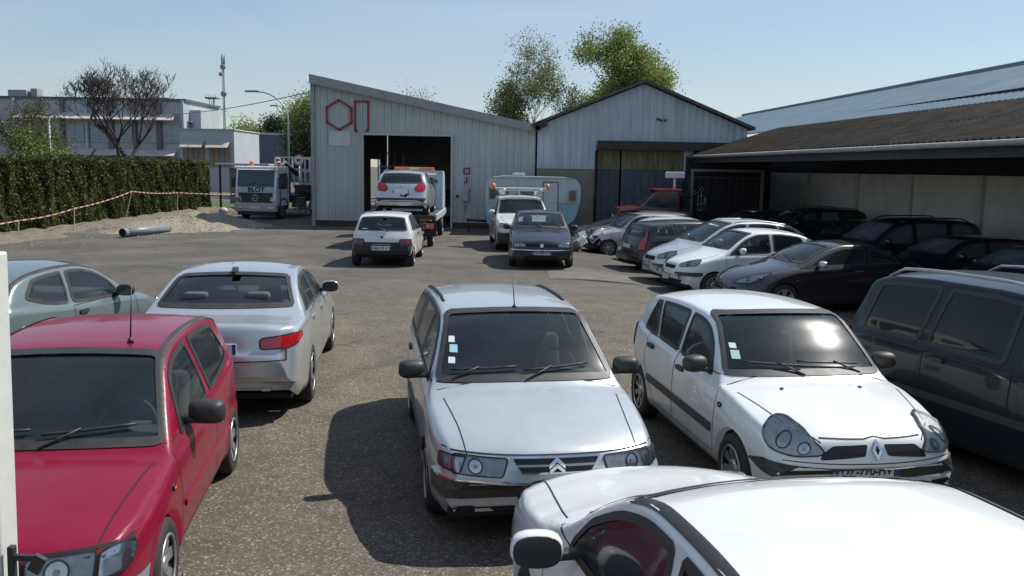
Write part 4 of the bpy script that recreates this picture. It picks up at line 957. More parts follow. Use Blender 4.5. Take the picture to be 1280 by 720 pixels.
# ================================================================ SETTING
def ground_mat():
    m=bpy.data.materials.new('worn_asphalt'); m.use_nodes=True; N=m.node_tree.nodes; L=m.node_tree.links; b=N['Principled BSDF']
    t=N.new('ShaderNodeTexCoord'); P=t.outputs['Object']
    def noise(sc,det=6,ro=.6,dist=0):
        z=N.new('ShaderNodeTexNoise'); z.inputs['Scale'].default_value=sc; z.inputs['Detail'].default_value=det; z.inputs['Roughness'].default_value=ro; z.inputs['Distortion'].default_value=dist; L.new(P,z.inputs[0]); return z.outputs[0]
    def ramp(src,stops):
        r=N.new('ShaderNodeValToRGB'); e=r.color_ramp.elements
        while len(e)<len(stops): e.new(.5)
        for k,(p,c) in enumerate(stops): e[k].position=p; e[k].color=(*c,1) if isinstance(c,tuple) else (c,c,c,1)
        L.new(src,r.inputs[0]); return r.outputs[0]
    def mixc(f,a,c,bt='MIX'):
        q=N.new('ShaderNodeMix'); q.data_type='RGBA'; q.blend_type=bt
        for s_,v in ((0,f),(6,a),(7,c)):
            if isinstance(v,(int,float)): q.inputs[s_].default_value=v
            elif isinstance(v,tuple): q.inputs[s_].default_value=(*v,1)
            else: L.new(v,q.inputs[s_])
        return q.outputs[2]
    v=N.new('ShaderNodeTexVoronoi'); v.inputs['Scale'].default_value=70; L.new(P,v.inputs[0])
    sp=N.new('ShaderNodeSeparateColor'); L.new(v.outputs['Color'],sp.inputs[0])
    stones=ramp(sp.outputs[0],[(0,(.082,.071,.055)),(.45,(.110,.096,.076)),(.80,(.143,.127,.102)),(.93,(.185,.166,.133)),(1,(.33,.30,.25))])
    v2=N.new('ShaderNodeTexVoronoi'); v2.inputs['Scale'].default_value=28; L.new(P,v2.inputs[0]); sp2=N.new('ShaderNodeSeparateColor'); L.new(v2.outputs['Color'],sp2.inputs[0])
    fleck=ramp(sp2.outputs[1],[(0,0.0),(.955,0.0),(.975,.75)])
    d2=ramp(v2.outputs['Distance'],[(0,1.0),(.16,1.0),(.3,0.0)])
    ff=N.new('ShaderNodeMath'); ff.operation='MULTIPLY'; L.new(fleck,ff.inputs[0]); L.new(d2,ff.inputs[1])
    near=mixc(ff.outputs[0],stones,(.42,.40,.36))
    big=ramp(noise(.22,7,.62,.6),[(.35,(.86,.86,.87)),(.5,(1,1,1)),(.68,(1.20,1.17,1.13))])
    near=mixc(1.0,near,big,'MULTIPLY')
    mid=ramp(noise(1.6,9,.7,.3),[(.35,(.80,.80,.80)),(.65,(1.16,1.15,1.13))]); near=mixc(1.0,near,mid,'MULTIPLY')
    # smoother grey surfacing further down the yard
    far=ramp(noise(.5,9,.65,.4),[(.3,(.074,.068,.060)),(.5,(.108,.099,.086)),(.72,(.158,.144,.122))])
    sx=N.new('ShaderNodeSeparateXYZ'); L.new(P,sx.inputs[0])
    wob=noise(.25,5,.6); ad=N.new('ShaderNodeMath'); ad.operation='MULTIPLY_ADD'; L.new(wob,ad.inputs[0]); ad.inputs[1].default_value=9; L.new(sx.outputs[1],ad.inputs[2])
    f=N.new('ShaderNodeMapRange'); f.inputs[1].default_value=20; f.inputs[2].default_value=27; L.new(ad.outputs[0],f.inputs[0])
    c=mixc(f.outputs[0],near,far)
    # oil and rubber stains with shapes of their own
    oil=ramp(noise(.8,4,.5,1.5),[(.60,0.0),(.68,.35)]); c=mixc(oil,c,(.045,.042,.040))
    cr=N.new('ShaderNodeTexVoronoi'); cr.feature='DISTANCE_TO_EDGE'; cr.inputs['Scale'].default_value=.33
    wp=N.new('ShaderNodeVectorMath'); wp.operation='MULTIPLY_ADD'; zz=N.new('ShaderNodeTexNoise'); zz.inputs['Scale'].default_value=1.2; zz.inputs['Detail'].default_value=5; L.new(P,zz.inputs[0])
    L.new(zz.outputs['Color'],wp.inputs[0]); wp.inputs[1].default_value=(1.6,1.6,0); L.new(P,wp.inputs[2]); L.new(wp.outputs[0],cr.inputs[0])
    ck=ramp(cr.outputs['Distance'],[(0,.55),(.006,.4),(.012,0.0)]); ckm=ramp(noise(.3,3),[(.5,0.0),(.6,1.0)])
    mm=N.new('ShaderNodeMath'); mm.operation='MULTIPLY'; L.new(ck,mm.inputs[0]); L.new(ckm,mm.inputs[1]); c=mixc(mm.outputs[0],c,(.03,.028,.026))
    # resurfaced patches, drip spots
    pv=N.new('ShaderNodeTexVoronoi'); pv.inputs['Scale'].default_value=.16; L.new(wp.outputs[0],pv.inputs[0]); ps=N.new('ShaderNodeSeparateColor'); L.new(pv.outputs['Color'],ps.inputs[0])
    c=mixc(1.0,c,ramp(ps.outputs[0],[(0,(.90,.90,.90)),(.5,(1,1,1)),(1,(1.10,1.09,1.06))]),'MULTIPLY')
    dv=N.new('ShaderNodeTexVoronoi'); dv.inputs['Scale'].default_value=1.1; L.new(P,dv.inputs[0]); ds=N.new('ShaderNodeSeparateColor'); L.new(dv.outputs['Color'],ds.inputs[0])
    da=ramp(dv.outputs['Distance'],[(0,.6),(.07,.5),(.13,0.0)]); db=ramp(ds.outputs[2],[(.80,0.0),(.84,1.0)]); dm=N.new('ShaderNodeMath'); dm.operation='MULTIPLY'; L.new(da,dm.inputs[0]); L.new(db,dm.inputs[1]); c=mixc(dm.outputs[0],c,(.028,.026,.025))
    L.new(c,b.inputs['Base Color']); b.inputs['Roughness'].default_value=.88; b.inputs['Specular IOR Level'].default_value=.25
    bp=N.new('ShaderNodeBump'); bp.inputs['Strength'].default_value=.55; bp.inputs['Distance'].default_value=.006; L.new(sp.outputs[0],bp.inputs['Height'])
    L.new(bp.outputs[0],b.inputs['Normal']); return m
def sheet(name,xs,ys,dz,m,fn=None,label=None,cat=None,kind='structure'):
    V=[(x,y,gz(x,y)+dz+(fn(x,y) if fn else 0)) for y in ys for x in xs]; nx=len(xs)
    F=[(j*nx+i,j*nx+i+1,(j+1)*nx+i+1,(j+1)*nx+i) for j in range(len(ys)-1) for i in range(nx-1)]
    o=meshobj(name,V,F,m,smooth=True); return tag(o,label,cat,kind=kind)
xs=[-900,-400,-200,-100,-60,-40]+list(np.arange(-30,31,1.5))+[40,60,100,200,400,900]
ys=[-60,-20]+list(np.arange(-9,61,1.5))+[70,90,120,200,400,900,1600]
sheet('ground',xs,ys,0,ground_mat())
CONC=mat('pale_concrete_ground',(.20,.185,.165),.9,noise=.35,nscale=1.2,bump=.3)
# verge between yard and hedge, gravelly soil
SOIL=mat('sandy_soil',(.22,.19,.145),.95,noise=.5,nscale=5,col2=(.12,.10,.07),bump=.8,bscale=25)
def verge(x,y):
    e=-15.55+.5*math.sin(y*.9)+.3*math.sin(y*2.3+1)
    return .22*float(sst(e+.9,e-.6,-x*0+ x))*1.0 if False else .20*float(sst(0,1.4,(e-x)))+.03*math.sin(x*7.1+y*3.3)*float(sst(0,.6,e-x))-.03
sheet('soil_verge',list(np.arange(-19,-13.9,.22)),list(np.arange(22,50,.3)),0,SOIL,verge)
GRASS=mat('rough_grass',(.075,.10,.03),.95,noise=.5,nscale=8,col2=(.04,.06,.018),bump=.5)
sheet('grass_verge',list(np.arange(-80,-9.3,3)),[52,54,56,58,60],.03,GRASS)
sheet('street',[-120,-60,-20,-9.5],[60.5,62,66,70],.006,mat('street_asphalt',(.11,.11,.112),.85,noise=.2,nscale=2))
sheet('pavement',[-120,-60,-20,-9.5],[70.2,71,72.5],.1,CONC)
sheet('concrete_strip',list(np.arange(.9,5.2,.35)),[21.2,21.6,22.0,22.4,22.8],.004,mat('strip_concrete',(.165,.145,.125),.9,noise=.4,nscale=2.5))
sheet('joint_line',list(np.arange(.9,5.2,.35)),[21.08,21.17],.005,mat('joint_tar',(.03,.028,.027),.8))

CLAD=mat('grey_cladding',(.47,.50,.485),.5,.05,noise=.14,nscale=1.3,stretch=(1,1,.25),col2=(.40,.42,.40))
CLADB=mat('pale_blue_cladding',(.52,.59,.64),.55,.05,noise=.28,nscale=1.6,stretch=(1.5,1,.22),col2=(.36,.42,.46))
FLASH=mat('grey_flashing',(.30,.32,.31),.45,.2,noise=.2,nscale=3)
BLOCK=mat('beige_blockwork',(.30,.26,.215),.9,noise=.3,nscale=2.2,bump=.3,bscale=30)
RENDER=mat('beige_wall_panels',(.74,.71,.64),.9,noise=.3,nscale=1.1,stretch=(1,1,.5),col2=(.56,.53,.47))
DARKST=mat('dark_steelwork',(.028,.028,.030),.6,noise=.3,nscale=4)
def ribbed(bld,u0,u1,zlo,zhi,place,pitch=.30,d=.035,mi=0,th=.06):
    """profiled sheet wall; zlo,zhi functions of u; place(u,off,z)->xyz"""
    us=[];k=0;u=u0
    while u<u1-1e-6:
        for a,of in ((0,0),(.60,0),(.68,d),(.90,d),(.98,0)):
            q=u+a*pitch
            if q<u1: us.append((q,of))
        u+=pitch
    us.append((u1,0)); bm=bld.bm; top=[];bot=[]
    for q,of in us: top.append(bm.verts.new(place(q,of,zhi(q)))); bot.append(bm.verts.new(place(q,of,zlo(q))))
    for i in range(len(us)-1): f=bm.faces.new((bot[i],bot[i+1],top[i+1],top[i])); f.material_index=mi
    # back face and rim
    c=[bm.verts.new(place(q,-th,z)) for q,z in ((u0,zlo(u0)),(u1,zlo(u1)),(u1,zhi(u1)),(u0,zhi(u0)))]
    f=bm.faces.new(c[::-1]); f.material_index=mi
    f=bm.faces.new(top+[c[2],c[3]]); f.material_index=mi
    f=bm.faces.new([bot[0],top[0],c[3],c[0]]); f.material_index=mi; f=bm.faces.new([bot[-1],c[1],c[2],top[-1]]); f.material_index=mi
# ---------------------------------------------------------------- sloping grey workshop
ws_=empty('workshop',(-3.8,38.3,0),0,'tall grey ribbed metal workshop with sloping roof and open doorway','workshop')
ws_o=ws_.location
def at(o,par): o.parent=par; o.location=Vector(o.location)-Vector(par.location); return o
zt=lambda x: 6.22+(x+8.55)*(4.33-6.22)/9.45
Y0=38.3; X0,X1=-8.55,.90; D0,D1,DH=-6.43,-2.70,3.90
b=B()
pf=lambda u,of,z:(u,Y0-of,z)
ribbed(b,X0,D0,lambda u:0,zt,pf); ribbed(b,D0,D1,lambda u:DH,zt,pf); ribbed(b,D1,X1,lambda u:0.04,zt,pf)
Y1=60
ribbed(b,Y0+.08,53.0,lambda u:0,lambda u:6.1,lambda u,of,z:(X0+.0-of,u,z)); ribbed(b,53,57,lambda u:3.0,lambda u:6.1,lambda u,of,z:(X0-of,u,z)); ribbed(b,57,Y1,lambda u:0,lambda u:6.1,lambda u,of,z:(X0-of,u,z))
ribbed(b,Y0+.08,Y1,lambda u:0,lambda u:4.25,lambda u,of,z:(X1-.05+of,u,z)); ribbed(b,X0+.1,X1-.15,lambda u:0,lambda x:zt(x)-.05,lambda u,of,z:(u,Y1+of,z))
at(b.build('wall',CLAD),ws_)
b=B(); b.prism([(X0-.12,zt(X0-.12)-.02),(X1+.02,zt(X1+.02)-.02),(X1+.02,zt(X1+.02)+.12),(X0-.12,zt(X0-.12)+.12)],'y',Y0-.28,Y1+.2)
at(b.build('roof',FLASH),ws_)
b=B(); b.prism([(X0-.10,zt(X0-.1)-.24),(X1+.0,zt(X1)-.20),(X1+.0,zt(X1)+.13),(X0-.10,zt(X0-.1)+.14)],'y',Y0-.34,Y0-.285); at(b.build('verge_flashing',FLASH),ws_)
b=B(); b.box((X0-.03,Y0-.02,3.05),(.16,.16,6.1)); b.box((X0+.2,Y0-.055,.10),(.0,.0,.0)) if False else None; at(b.build('corner_flashing',FLASH),ws_)
b=B(); 
for x in (D0-.04,D1+.04): b.box((x,Y0-.03,DH/2),(.09,.14,DH))
b.box(((D0+D1)/2,Y0-.03,DH+.05),(D1-D0+.17,.14,.10)); at(b.build('door_frame',mat('door_frame_pale',(.42,.44,.43),.5),None),ws_)
b=B(); b.box(((X0+X1)/2,(Y0+Y1)/2+.1,.012),(X1-X0-.3,Y1-Y0-.2,.02)); at(b.build('workshop_floor',mat('shop_floor',(.06,.058,.055),.8,noise=.3,nscale=2)),ws_)
# roller blades/frames inside the shop
b=B(); b.box((X0+3,Y0+14,4.1),(.15,.3,.25)); 
for y in np.arange(42,60,4.5): b.prism([(X0+.2,zt(X0)-.35),(X1-.3,zt(X1)-.35),(X1-.3,zt(X1)-.6),(X0+.2,zt(X0)-.6)],'y',y,y+.12)
at(b.build('roof_truss',DARKST),ws_)
b=B(); b.box((-7.45,Y0-.045,3.74),(.9,.012,.62)); at(b.build('painted_patch',mat('patch_paint',(.55,.58,.57),.6,noise=.1,nscale=3)),ws_)
b=B(); b.box(((X0+D0)/2-.02,Y0-.045,.13),(D0-X0-.1,.02,.25)); at(b.build('skirting',mat('rusty_skirting',(.085,.06,.045),.8,noise=.5,nscale=5)),ws_)
b=B(); b.box(((D1+X1)/2+.02,Y0-.045,.13),(X1-D1-.1,.02,.25)); at(b.build('skirting',mat('rusty_skirting',(.085,.06,.045),.8)),ws_)
RSIGN=mat('dark_red_sign_paint',(.26,.02,.025),.5)
b=B(); pts=[]
for k in range(7): a=R(90+60*k); pts.append((-7.46+.60*math.cos(a),4.72+.62*math.sin(a)))
for p,q in zip(pts,pts[1:]):
    dx,dz=q[0]-p[0],q[1]-p[1]; l=math.hypot(dx,dz); b.box(((p[0]+q[0])/2,Y0-.075,(p[1]+q[1])/2),(l+.05,.05,.075),rot=(0,-math.atan2(dz,dx),0))
thing('hexagon_sign',b,RSIGN,'dark red hexagon outline fixed high on the grey workshop front','sign')
b=B(); b.box((-6.78,Y0-.075,4.72),(.075,.05,1.22)); b.box((-6.22,Y0-.075,4.72),(.075,.05,1.22)); b.box((-6.50,Y0-.075,5.30),(.56,.05,.075)); b.box((-6.745,Y0-.075,4.08),(.13,.05,.11),rot=(0,R(25),0)); b.box((-6.27,Y0-.075,4.09),(.15,.05,.10),rot=(0,R(-25),0))
thing('arch_sign',b,RSIGN,'dark red square arch outline right of the hexagon on the workshop','sign')
b=B(); 
for dx,dz,w,h in ((0,.14,.34,.06),(0,-.14,.34,.06),(-.15,0,.06,.32),(.15,0,.06,.32)): b.box((-2.02+dx*.8,Y0-.07,2.46+dz*.8),(w*.8,.03,h*.8))
thing('small_square_sign',b,RSIGN,'small red outlined square sign right of the workshop doorway','sign')
b=B(); b.box((-2.02,Y0-.07,2.08),(.05,.03,.24)); b.box((-2.07,Y0-.07,1.98),(.12,.03,.05)); thing('small_hook_sign',b,RSIGN,'small red hook shaped mark below the square sign on the workshop','sign')
eb=empty('electric_box',(-2.05,Y0-.12,1.35),0,'grey electrical box with conduit on the workshop wall right of the doorway','electrical box')
b=B(); b.box((0,0,.1),(.26,.14,.55),bev=.015); b.build('case',GALV,eb); b=B(); b.box((.02,-.08,.12),(.12,.02,.3)); b.build('cover',FLASH,eb); b=B(); b.tube([(0,.02,-.17),(0,.02,-.6)],.02); b.build('conduit',GALV,eb)
b=B(); b.box((0,0,0),(.09,.07,.12),bev=.01); thing('wall_switch',b,GAP,'small dark wall switch between the doorway and the electrical box','switch',loc=(-2.42,Y0-.1,1.38))
# ---------------------------------------------------------------- gabled warehouse
wh=empty('gabled_warehouse',(5.3,38.2,-.2),0,'pale blue gabled metal warehouse with large sliding door','warehouse')
gx0,gx1,ax,az,ez=.97,9.85,5.42,6.22,4.42; YG=38.15
gt=lambda x: ez+(az-ez)*(x-gx0)/(ax-gx0) if x<ax else az+(ez-az)*(x-ax)/(gx1-ax)
b=B(); pg=lambda u,of,z:(u,YG-of,z)
ribbed(b,gx0,3.50,lambda u:2.62,gt,pg,.28,.03); ribbed(b,3.50,ax,lambda u:3.84,gt,pg,.28,.03); ribbed(b,ax,9.3,lambda u:3.84,gt,pg,.28,.03); ribbed(b,9.3,gx1,lambda u:-.2,gt,pg,.28,.03)
at(b.build('gable_wall',CLADB),wh)
b=B(); b.box(((gx0+3.5)/2,YG+.12,1.2),(3.5-gx0,.24,2.8)); at(b.build('block_wall',BLOCK),wh)
b=B(); b.box((gx0+.1,YG+11,2),(.1,21.8,4.4)); b.box((gx1-.1,YG+11,2),(.1,21.8,4.4)); b.box((5.4,YG+22,2),(8.7,.1,4.4)); at(b.build('side_wall',CLADB),wh)
b=B(); 
b.prism([(gx0-.25,gt(gx0)-.05),(ax,az+.05),(ax,az+.17),(gx0-.25,gt(gx0)+.07)],'y',YG-.35,YG+22.2); b.prism([(gx1+.25,ez-.05),(ax,az+.05),(ax,az+.17),(gx1+.25,ez+.07)],'y',YG-.35,YG+22.2)
at(b.build('roof',mat('old_roof_sheet',(.11,.105,.10),.8,noise=.4,nscale=3)),wh)
b=B(); b.box((6.3,YG-.18,3.65),(5.6,.30,.36)); at(b.build('door_track_housing',mat('dark_brown_fascia',(.045,.038,.033),.7,noise=.3,nscale=3)),wh)
b=B(); ribbed(b,3.55,4.50,lambda u:2.62,lambda u:3.47,lambda u,of,z:(u,YG+.10-of,z),.22,.04); ribbed(b,4.58,7.20,lambda u:2.62,lambda u:3.47,lambda u,of,z:(u,YG+.10-of,z),.22,.04)
at(b.build('translucent_strip',mat('yellowed_sheet',(.23,.205,.095),.7,noise=.5,nscale=3,stretch=(2,1,.4),col2=(.10,.10,.06))),wh)
b=B(); ribbed(b,3.55,4.50,lambda u:-.15,lambda u:2.60,lambda u,of,z:(u,YG+.08-of,z),.30,.03); ribbed(b,4.58,9.2,lambda u:-.15,lambda u:2.60,lambda u,of,z:(u,YG+.04-of,z),.30,.03)
at(b.build('sliding_door',mat('slate_blue_sheet',(.085,.105,.125),.6,.1,noise=.35,nscale=2,stretch=(2,1,.3))),wh)
b=B(); b.box((6.4,YG+.5,1.7),(5.6,.1,3.6)); at(b.build('door_backing',LINER),wh)
b=B(); ribbed(b,7.22,7.62,lambda u:2.62,lambda u:3.47,lambda u,of,z:(u,YG+.06-of,z),.2,.03); at(b.build('pale_infill',CLADB),wh)
b=B(); b.tube([(3.46,YG-.08,3.4),(3.46,YG-.08,1.6),(3.43,YG-.1,1.5),(3.46,YG-.08,1.4),(3.46,YG-.08,-.2)],.035); at(b.build('downpipe',DARKST),wh)
b=B(); b.box((gx0+.12,YG-.36,4.42),(.5,.28,.26),rot=(0,R(-22),0)); b.box((gx0-.02,YG-.4,4.28),(.24,.2,.2)); at(b.build('gutter_hopper',DARKST),wh)
b=B(); b.box((6.1,YG-.06,4.75),(.25,.05,.06),rot=(0,R(20),0)); b.box((6.35,YG-.06,4.72),(.08,.05,.10)); thing('wall_bracket',b,DARKST,'small dark bracket high on the pale blue gable above the sliding door','bracket')
# ---------------------------------------------------------------- long building on the right with canopy
SL=.322; EX=lambda Y:7.42+(38.2-Y)*.0575; EZ=3.28
lb=empty('long_shed',(12,20,-.2),0,'long low shed with dark corrugated canopy roof over beige walls','shed')
def corr(bld,Ya,Yb,Da,Db,pitch,amp,rows,dz=0,mi=0,jit=0,th=.015):
    n=int((Yb-Ya)/pitch*6); V=[];bm=bld.bm; bot=None
    for r_ in range(rows):
        a=Da+(Db-Da)*r_/rows; e=Da+(Db-Da)*(r_+1)/rows+.10; pv=None; lift=.0
        for i in range(n+1):
            y=Ya+(Yb-Ya)*i/n; w_=amp*math.cos(2*math.pi*(y-Ya)/pitch)
            ja=(math.sin(r_*12.9+int((y-Ya)/1.0)*78.2)*43758.5)%1*jit
            q=[bm.verts.new((EX(y)+D,y,EZ+D*SL+w_+dz+(.008*(1-t)+ja*.4)- (th if u else 0))) for u in (0,1) for t,D in ((0,a),(1,e))]
            if pv:
                f=bm.faces.new((pv[0],pv[1],q[1],q[0])); f.material_index=mi; f.smooth=True
                e_=[bm.verts.new(v.co) for v in (pv[0],q[0],q[2],pv[2])]; f=bm.faces.new(e_); f.material_index=mi
                f=bm.faces.new((pv[2],q[2],q[3],pv[3])); f.material_index=mi
            pv=q
m1=mat('lichen_roof_sheet',(.036,.030,.023),.85,noise=.75,nscale=1.8,col2=(.009,.008,.006),spec=.15,bump=.4,bscale=18)
m2=mat('blue_grey_roof_sheet',(.16,.235,.29),.6,0,noise=.3,nscale=.8,col2=(.12,.175,.22),spec=.12)
b=B(); corr(b,-5,37.8,-.05,3.5,.26,.052,2,0,0,.012,.02); at(b.build('canopy_roof',m1),lb)
b=B(); corr(b,-5,64,3.4,10.2,.33,.035,1,-.02,0,.0,.02); at(b.build('main_roof',m2),lb)
b=B(); 
for (ya,yb) in ((-5,64),):
    n=6
    A=[(EX(y)+10.25,y,EZ+10.2*SL+.03) for y in (ya,yb)]; Bq=[(EX(y)+20,y,EZ+10.2*SL-3.1) for y in (ya,yb)]
    vv=[b.bm.verts.new(p) for p in (A[0],A[1],Bq[1],Bq[0])]; b.bm.faces.new(vv); v2=[b.bm.verts.new((p[0],p[1],p[2]-.1)) for p in (A[0],A[1],Bq[1],Bq[0])]; b.bm.faces.new(v2[::-1])
    for i in range(4): b.bm.faces.new((vv[i],v2[i],v2[(i+1)%4],vv[(i+1)%4]))
b.tube([(EX(-5)+10.2,-5,EZ+10.2*SL+.05),(EX(64)+10.2,64,EZ+10.2*SL+.05)],.09,8)
at(b.build('rear_roof_slope',m2),lb)
b=B(); 
for D in (10.15,): b.tube([(EX(-5)+D,-5,EZ+D*SL+.03),(EX(64)+D,64,EZ+D*SL+.03)],.04,6)
at(b.build('roof_lap_strip',mat('lap_strip',(.25,.28,.31),.5)),lb)
b=B(); 
for yy in (20.3,): b.tube([(EX(yy)+5.0,yy-.2,EZ+5.0*SL+.06),(EX(yy)+9.4,yy+1.6,EZ+9.4*SL+.06)],.08,6)
at(b.build('red_ridge_flashing',mat('dull_red_flashing',(.13,.03,.03),.6)),lb)
b=B(); P0=[(EX(y)-.10,y,EZ-.07) for y in (-5,37.8)]
b.tube(P0,.06,8); 
at(b.build('gutter',mat('weathered_gutter',(.36,.35,.33),.6,noise=.3,nscale=6)),lb)
b=B(); 
for y0_,y1_ in ((-5,37.7),): 
    c_=[(EX(y)+.05,y) for y in (y0_,y1_)]
    vv=[b.bm.verts.new((x,y,z)) for (x,y) in c_ for z in (EZ-.32,EZ-.09)]; b.bm.faces.new((vv[0],vv[2],vv[3],vv[1])); vv2=[b.bm.verts.new((x+.1,y,z)) for (x,y) in c_ for z in (EZ-.32,EZ-.09)]; b.bm.faces.new((vv2[0],vv2[1],vv2[3],vv2[2])); b.bm.faces.new((vv[0],vv2[0],vv2[2],vv[2])); b.bm.faces.new((vv[1],vv[3],vv2[3],vv2[1]))
at(b.build('eaves_beam',DARKST),lb)
for y in np.arange(-2,37,4.4):
    b=B(); x=EX(y); b.prism([(x+.2,EZ-.12+.0),(x+.2,EZ+.02),(x+5.2,EZ+5.0*SL-.06),(x+5.2,EZ+5.0*SL-.22)],'y',y,y+.09); at(b.build('rafter',DARKST),lb)
XW=lambda Y:12.55+(38-Y)*.035
def wallq(bld,ya,yb,z0,z1,off=0,th=.2):
    c_=[(XW(ya)+off,ya),(XW(yb)+off,yb),(XW(yb)+off+th,yb),(XW(ya)+off+th,ya)]; bld.prism(c_,'z',z0,z1)
b=B(); ed=[-5,2,8.5,13,17.2,21,24.8,28.9,33,38.0,44.0]
for i,(a,e) in enumerate(zip(ed,ed[1:])): wallq(b,a+.012,e-.012,-.25,2.66,(i%3)*.006)
at(b.build('wall',RENDER),lb)
for y in ed[1:-1]: b=B(); wallq(b,y-.14,y+.14,-.25,2.64,-.10,.12); at(b.build('pilaster',mat('pale_pilaster',(.62,.59,.53),.9,noise=.25,nscale=2)),lb)
b=B(); wallq(b,-5,44,2.63,4.9,-.025,.2); at(b.build('upper_wall',mat('shade_dark_boarding',(.022,.024,.028),.8,noise=.3,nscale=3)),lb)  # near-black colour carries the shade beneath the canopy
b=B(); b.box((9.1,38.05,1.5),(3.6,.12,3.5)); at(b.build('end_boarding',mat('shade_dark_boarding',(.022,.024,.028),.8)),lb)
b=B(); b.box((10.85,41,1.5),(.12,6,3.5)); b.box((11.9,44.1,1.9),(2.4,.12,4.4)); at(b.build('end_wall',RENDER),lb)
for x in (7.02,9.78):
    b=B(); b.box((x,35.2,1.25),(.10,.10,2.9)); at(b.build('canopy_post',mat('post_grey',(.16,.15,.145),.6)),lb)
b=B(); b.box((8.4,35.2,2.66),(2.9,.08,.10)); at(b.build('post_rail',mat('post_grey',(.16,.15,.145),.6)),lb)
# black container with a drawn figure
ct=empty('storage_container',(8.5,36.4,-.2),0,'black storage container under the shed canopy with white line drawing','container')
b=B(); ribbed(b,-1.45,1.45,lambda u:.1,lambda u:2.55,lambda u,of,z:(u,-.6-of,z),.28,.03); b.box((0,.3,1.3),(2.86,1.7,2.4)); b.build('shell',mat('black_container',(.012,.012,.015),.6,noise=.3,nscale=3),ct)
b=B(); 
for x in (-1.47,1.47): b.box((x,-.62,1.3),(.07,.09,2.6))
b.box((0,-.62,2.58),(2.9,.09,.07)); b.build('frame',mat('container_frame',(.05,.045,.045),.6),ct)
b=B(); st=[[(-.26,2.05),(-.34,1.98),(-.30,1.90),(-.18,1.95),(-.10,2.08),(-.02,2.2),(.06,2.12),(-.02,2.02),(-.04,1.85)],[(-.18,1.82),(.06,1.86)],[(-.16,1.8),(-.16,1.25)],[(-.02,1.86),(-.02,1.2)],[(.10,1.8),(.10,1.35)],[(-.20,1.5),(.18,1.56)],[(-.16,1.25),(.14,1.32)],[(.14,1.8),(.2,1.4)]]
for l in st: b.tube([(-.95+x,-.66,z-.0) for x,z in l],.011,5)
b.build('line_drawing',mat('chalk_white',(.55,.55,.55),.8),ct)
# ---------------------------------------------------------------- distance: offices, masts, lamp
OFC=mat('office_grey_panel',(.42,.46,.48),.6,noise=.15,nscale=.5); COLM=mat('office_dark_column',(.15,.13,.13),.7); PINK=mat('faded_pink_awning',(.60,.52,.50),.8,noise=.3,nscale=1.5)
OGL=mat('office_glass',(.22,.28,.33),.15,.1,noise=.35,nscale=.6,spec=.8); OWH=mat('office_white',(.42,.45,.47),.6,noise=.12,nscale=.6)
of=empty('office_block',(-46,95,0),0,'long two storey grey office block with pink sun louvres','office building')
b=B(); b.box((-2,6,4.5),(26,11,9.0)); b.build('wall',OFC,of)
b=B(); b.box((-2,6,9.12),(26.4,11.4,.25)); b.build('roof_edge',mat('roof_edge_dark',(.10,.10,.11),.7),of)
for x in np.arange(-14.6,11,2.55):
    b=B(); b.box((x,.32,4.5),(.5 if (int(x*10)%3) else .28,.5,9.1)); b.build('column',COLM if int(x*3)%2 else OFC,of)
for z0,z1 in ((1.2,2.9),(4.6,6.5)):
    for k,x in enumerate(np.arange(-13.4,10.5,2.55)):
        b=B(); b.box((x,.42,(z0+z1)/2),(1.95,.12,z1-z0)); b.box((x,.34,(z0+z1)/2),(.06,.06,z1-z0),mi=1); b.box((x,.34,z0+.5),(1.95,.05,.06),mi=1); b.build('window',[OGL,OWH],of)
for z in (3.2,6.9):
    for a,c_ in ((-6.5,1.5),(1.8,10.2)):
        b=B(); b.prism([(.25,z+.65),(-.95,z),(-.95,z+.08),(.25,z+.75)],'x',a,c_); b.build('sun_louvre',PINK,of)
for q in (((-8,4,9.7),(2.0,2,.8)),((-6.4,4,9.8),(.7,1.2,1.0)),((2,5,9.5),(1.0,1,.6)),((7,5,9.45),(1.6,1,.4))): b=B(); b.box(*q); b.build('roof_plant',mat('roof_plant',(.3,.3,.31),.7),of)
o2=empty('stair_block',(-34.3,97,0),0,'plain pale grey stair block with one dark window beside the office block','office building')
b=B(); b.box((-1.0,3,4.1),(3.0,6,8.2)); b.build('wall',OWH,o2); b=B(); b.box((-1.2,-.05,6.4),(1.7,.15,.8)); b.build('window',OGL,o2); b=B(); b.box((-1.2,-.35,6.95),(1.9,.8,.10)); b.build('canopy',OWH,o2)
for k in (-.8,.2,1.2):
    pass
o3=empty('low_annex',(-28.1,82,0),0,'low white annex with two brown striped awnings behind the hedge','annex building')
b=B(); b.box((0,4,2.8),(5.0,8,5.6)); b.build('wall',OWH,o3)
b=B(); b.box((0,4,5.64),(5.2,8.2,.1)); b.build('roof_edge',OFC,o3)
for x0_ in (-2.2,.15):
    b=B(); b.prism([(-.02,4.55),(-1.0,3.95),(-1.0,4.0),(-.02,4.65)],'x',x0_,x0_+2.0); b.build('awning',mat('pale_awning',(.48,.46,.42),.8,noise=.3,nscale=2),o3)
    for k in range(4):
        b=B(); b.box((x0_+.25+k*.5,-.06,3.1),(.44,.1,1.7)); b.build('shutter',mat('tan_shutter',(.30,.20,.12),.7) if k%2 else mat('grey_shutter',(.20,.21,.22),.7),o3)
o4=empty('blue_warehouse',(-33,130,0),0,'dark blue grey warehouse far behind the street lamp','warehouse')
b=B(); b.box((-2.5,5,3.4),(13,10,6.8)); b.build('wall',mat('slate_wall',(.10,.125,.155),.6,noise=.15,nscale=.5),o4); b=B(); b.box((-2.5,5,6.9),(13.4,10.4,.3)); b.build('roof_edge',OFC,o4)
b=B(); b.box((-5,-.06,4),(2.6,.1,1.4)); b.build('window',OGL,o4)
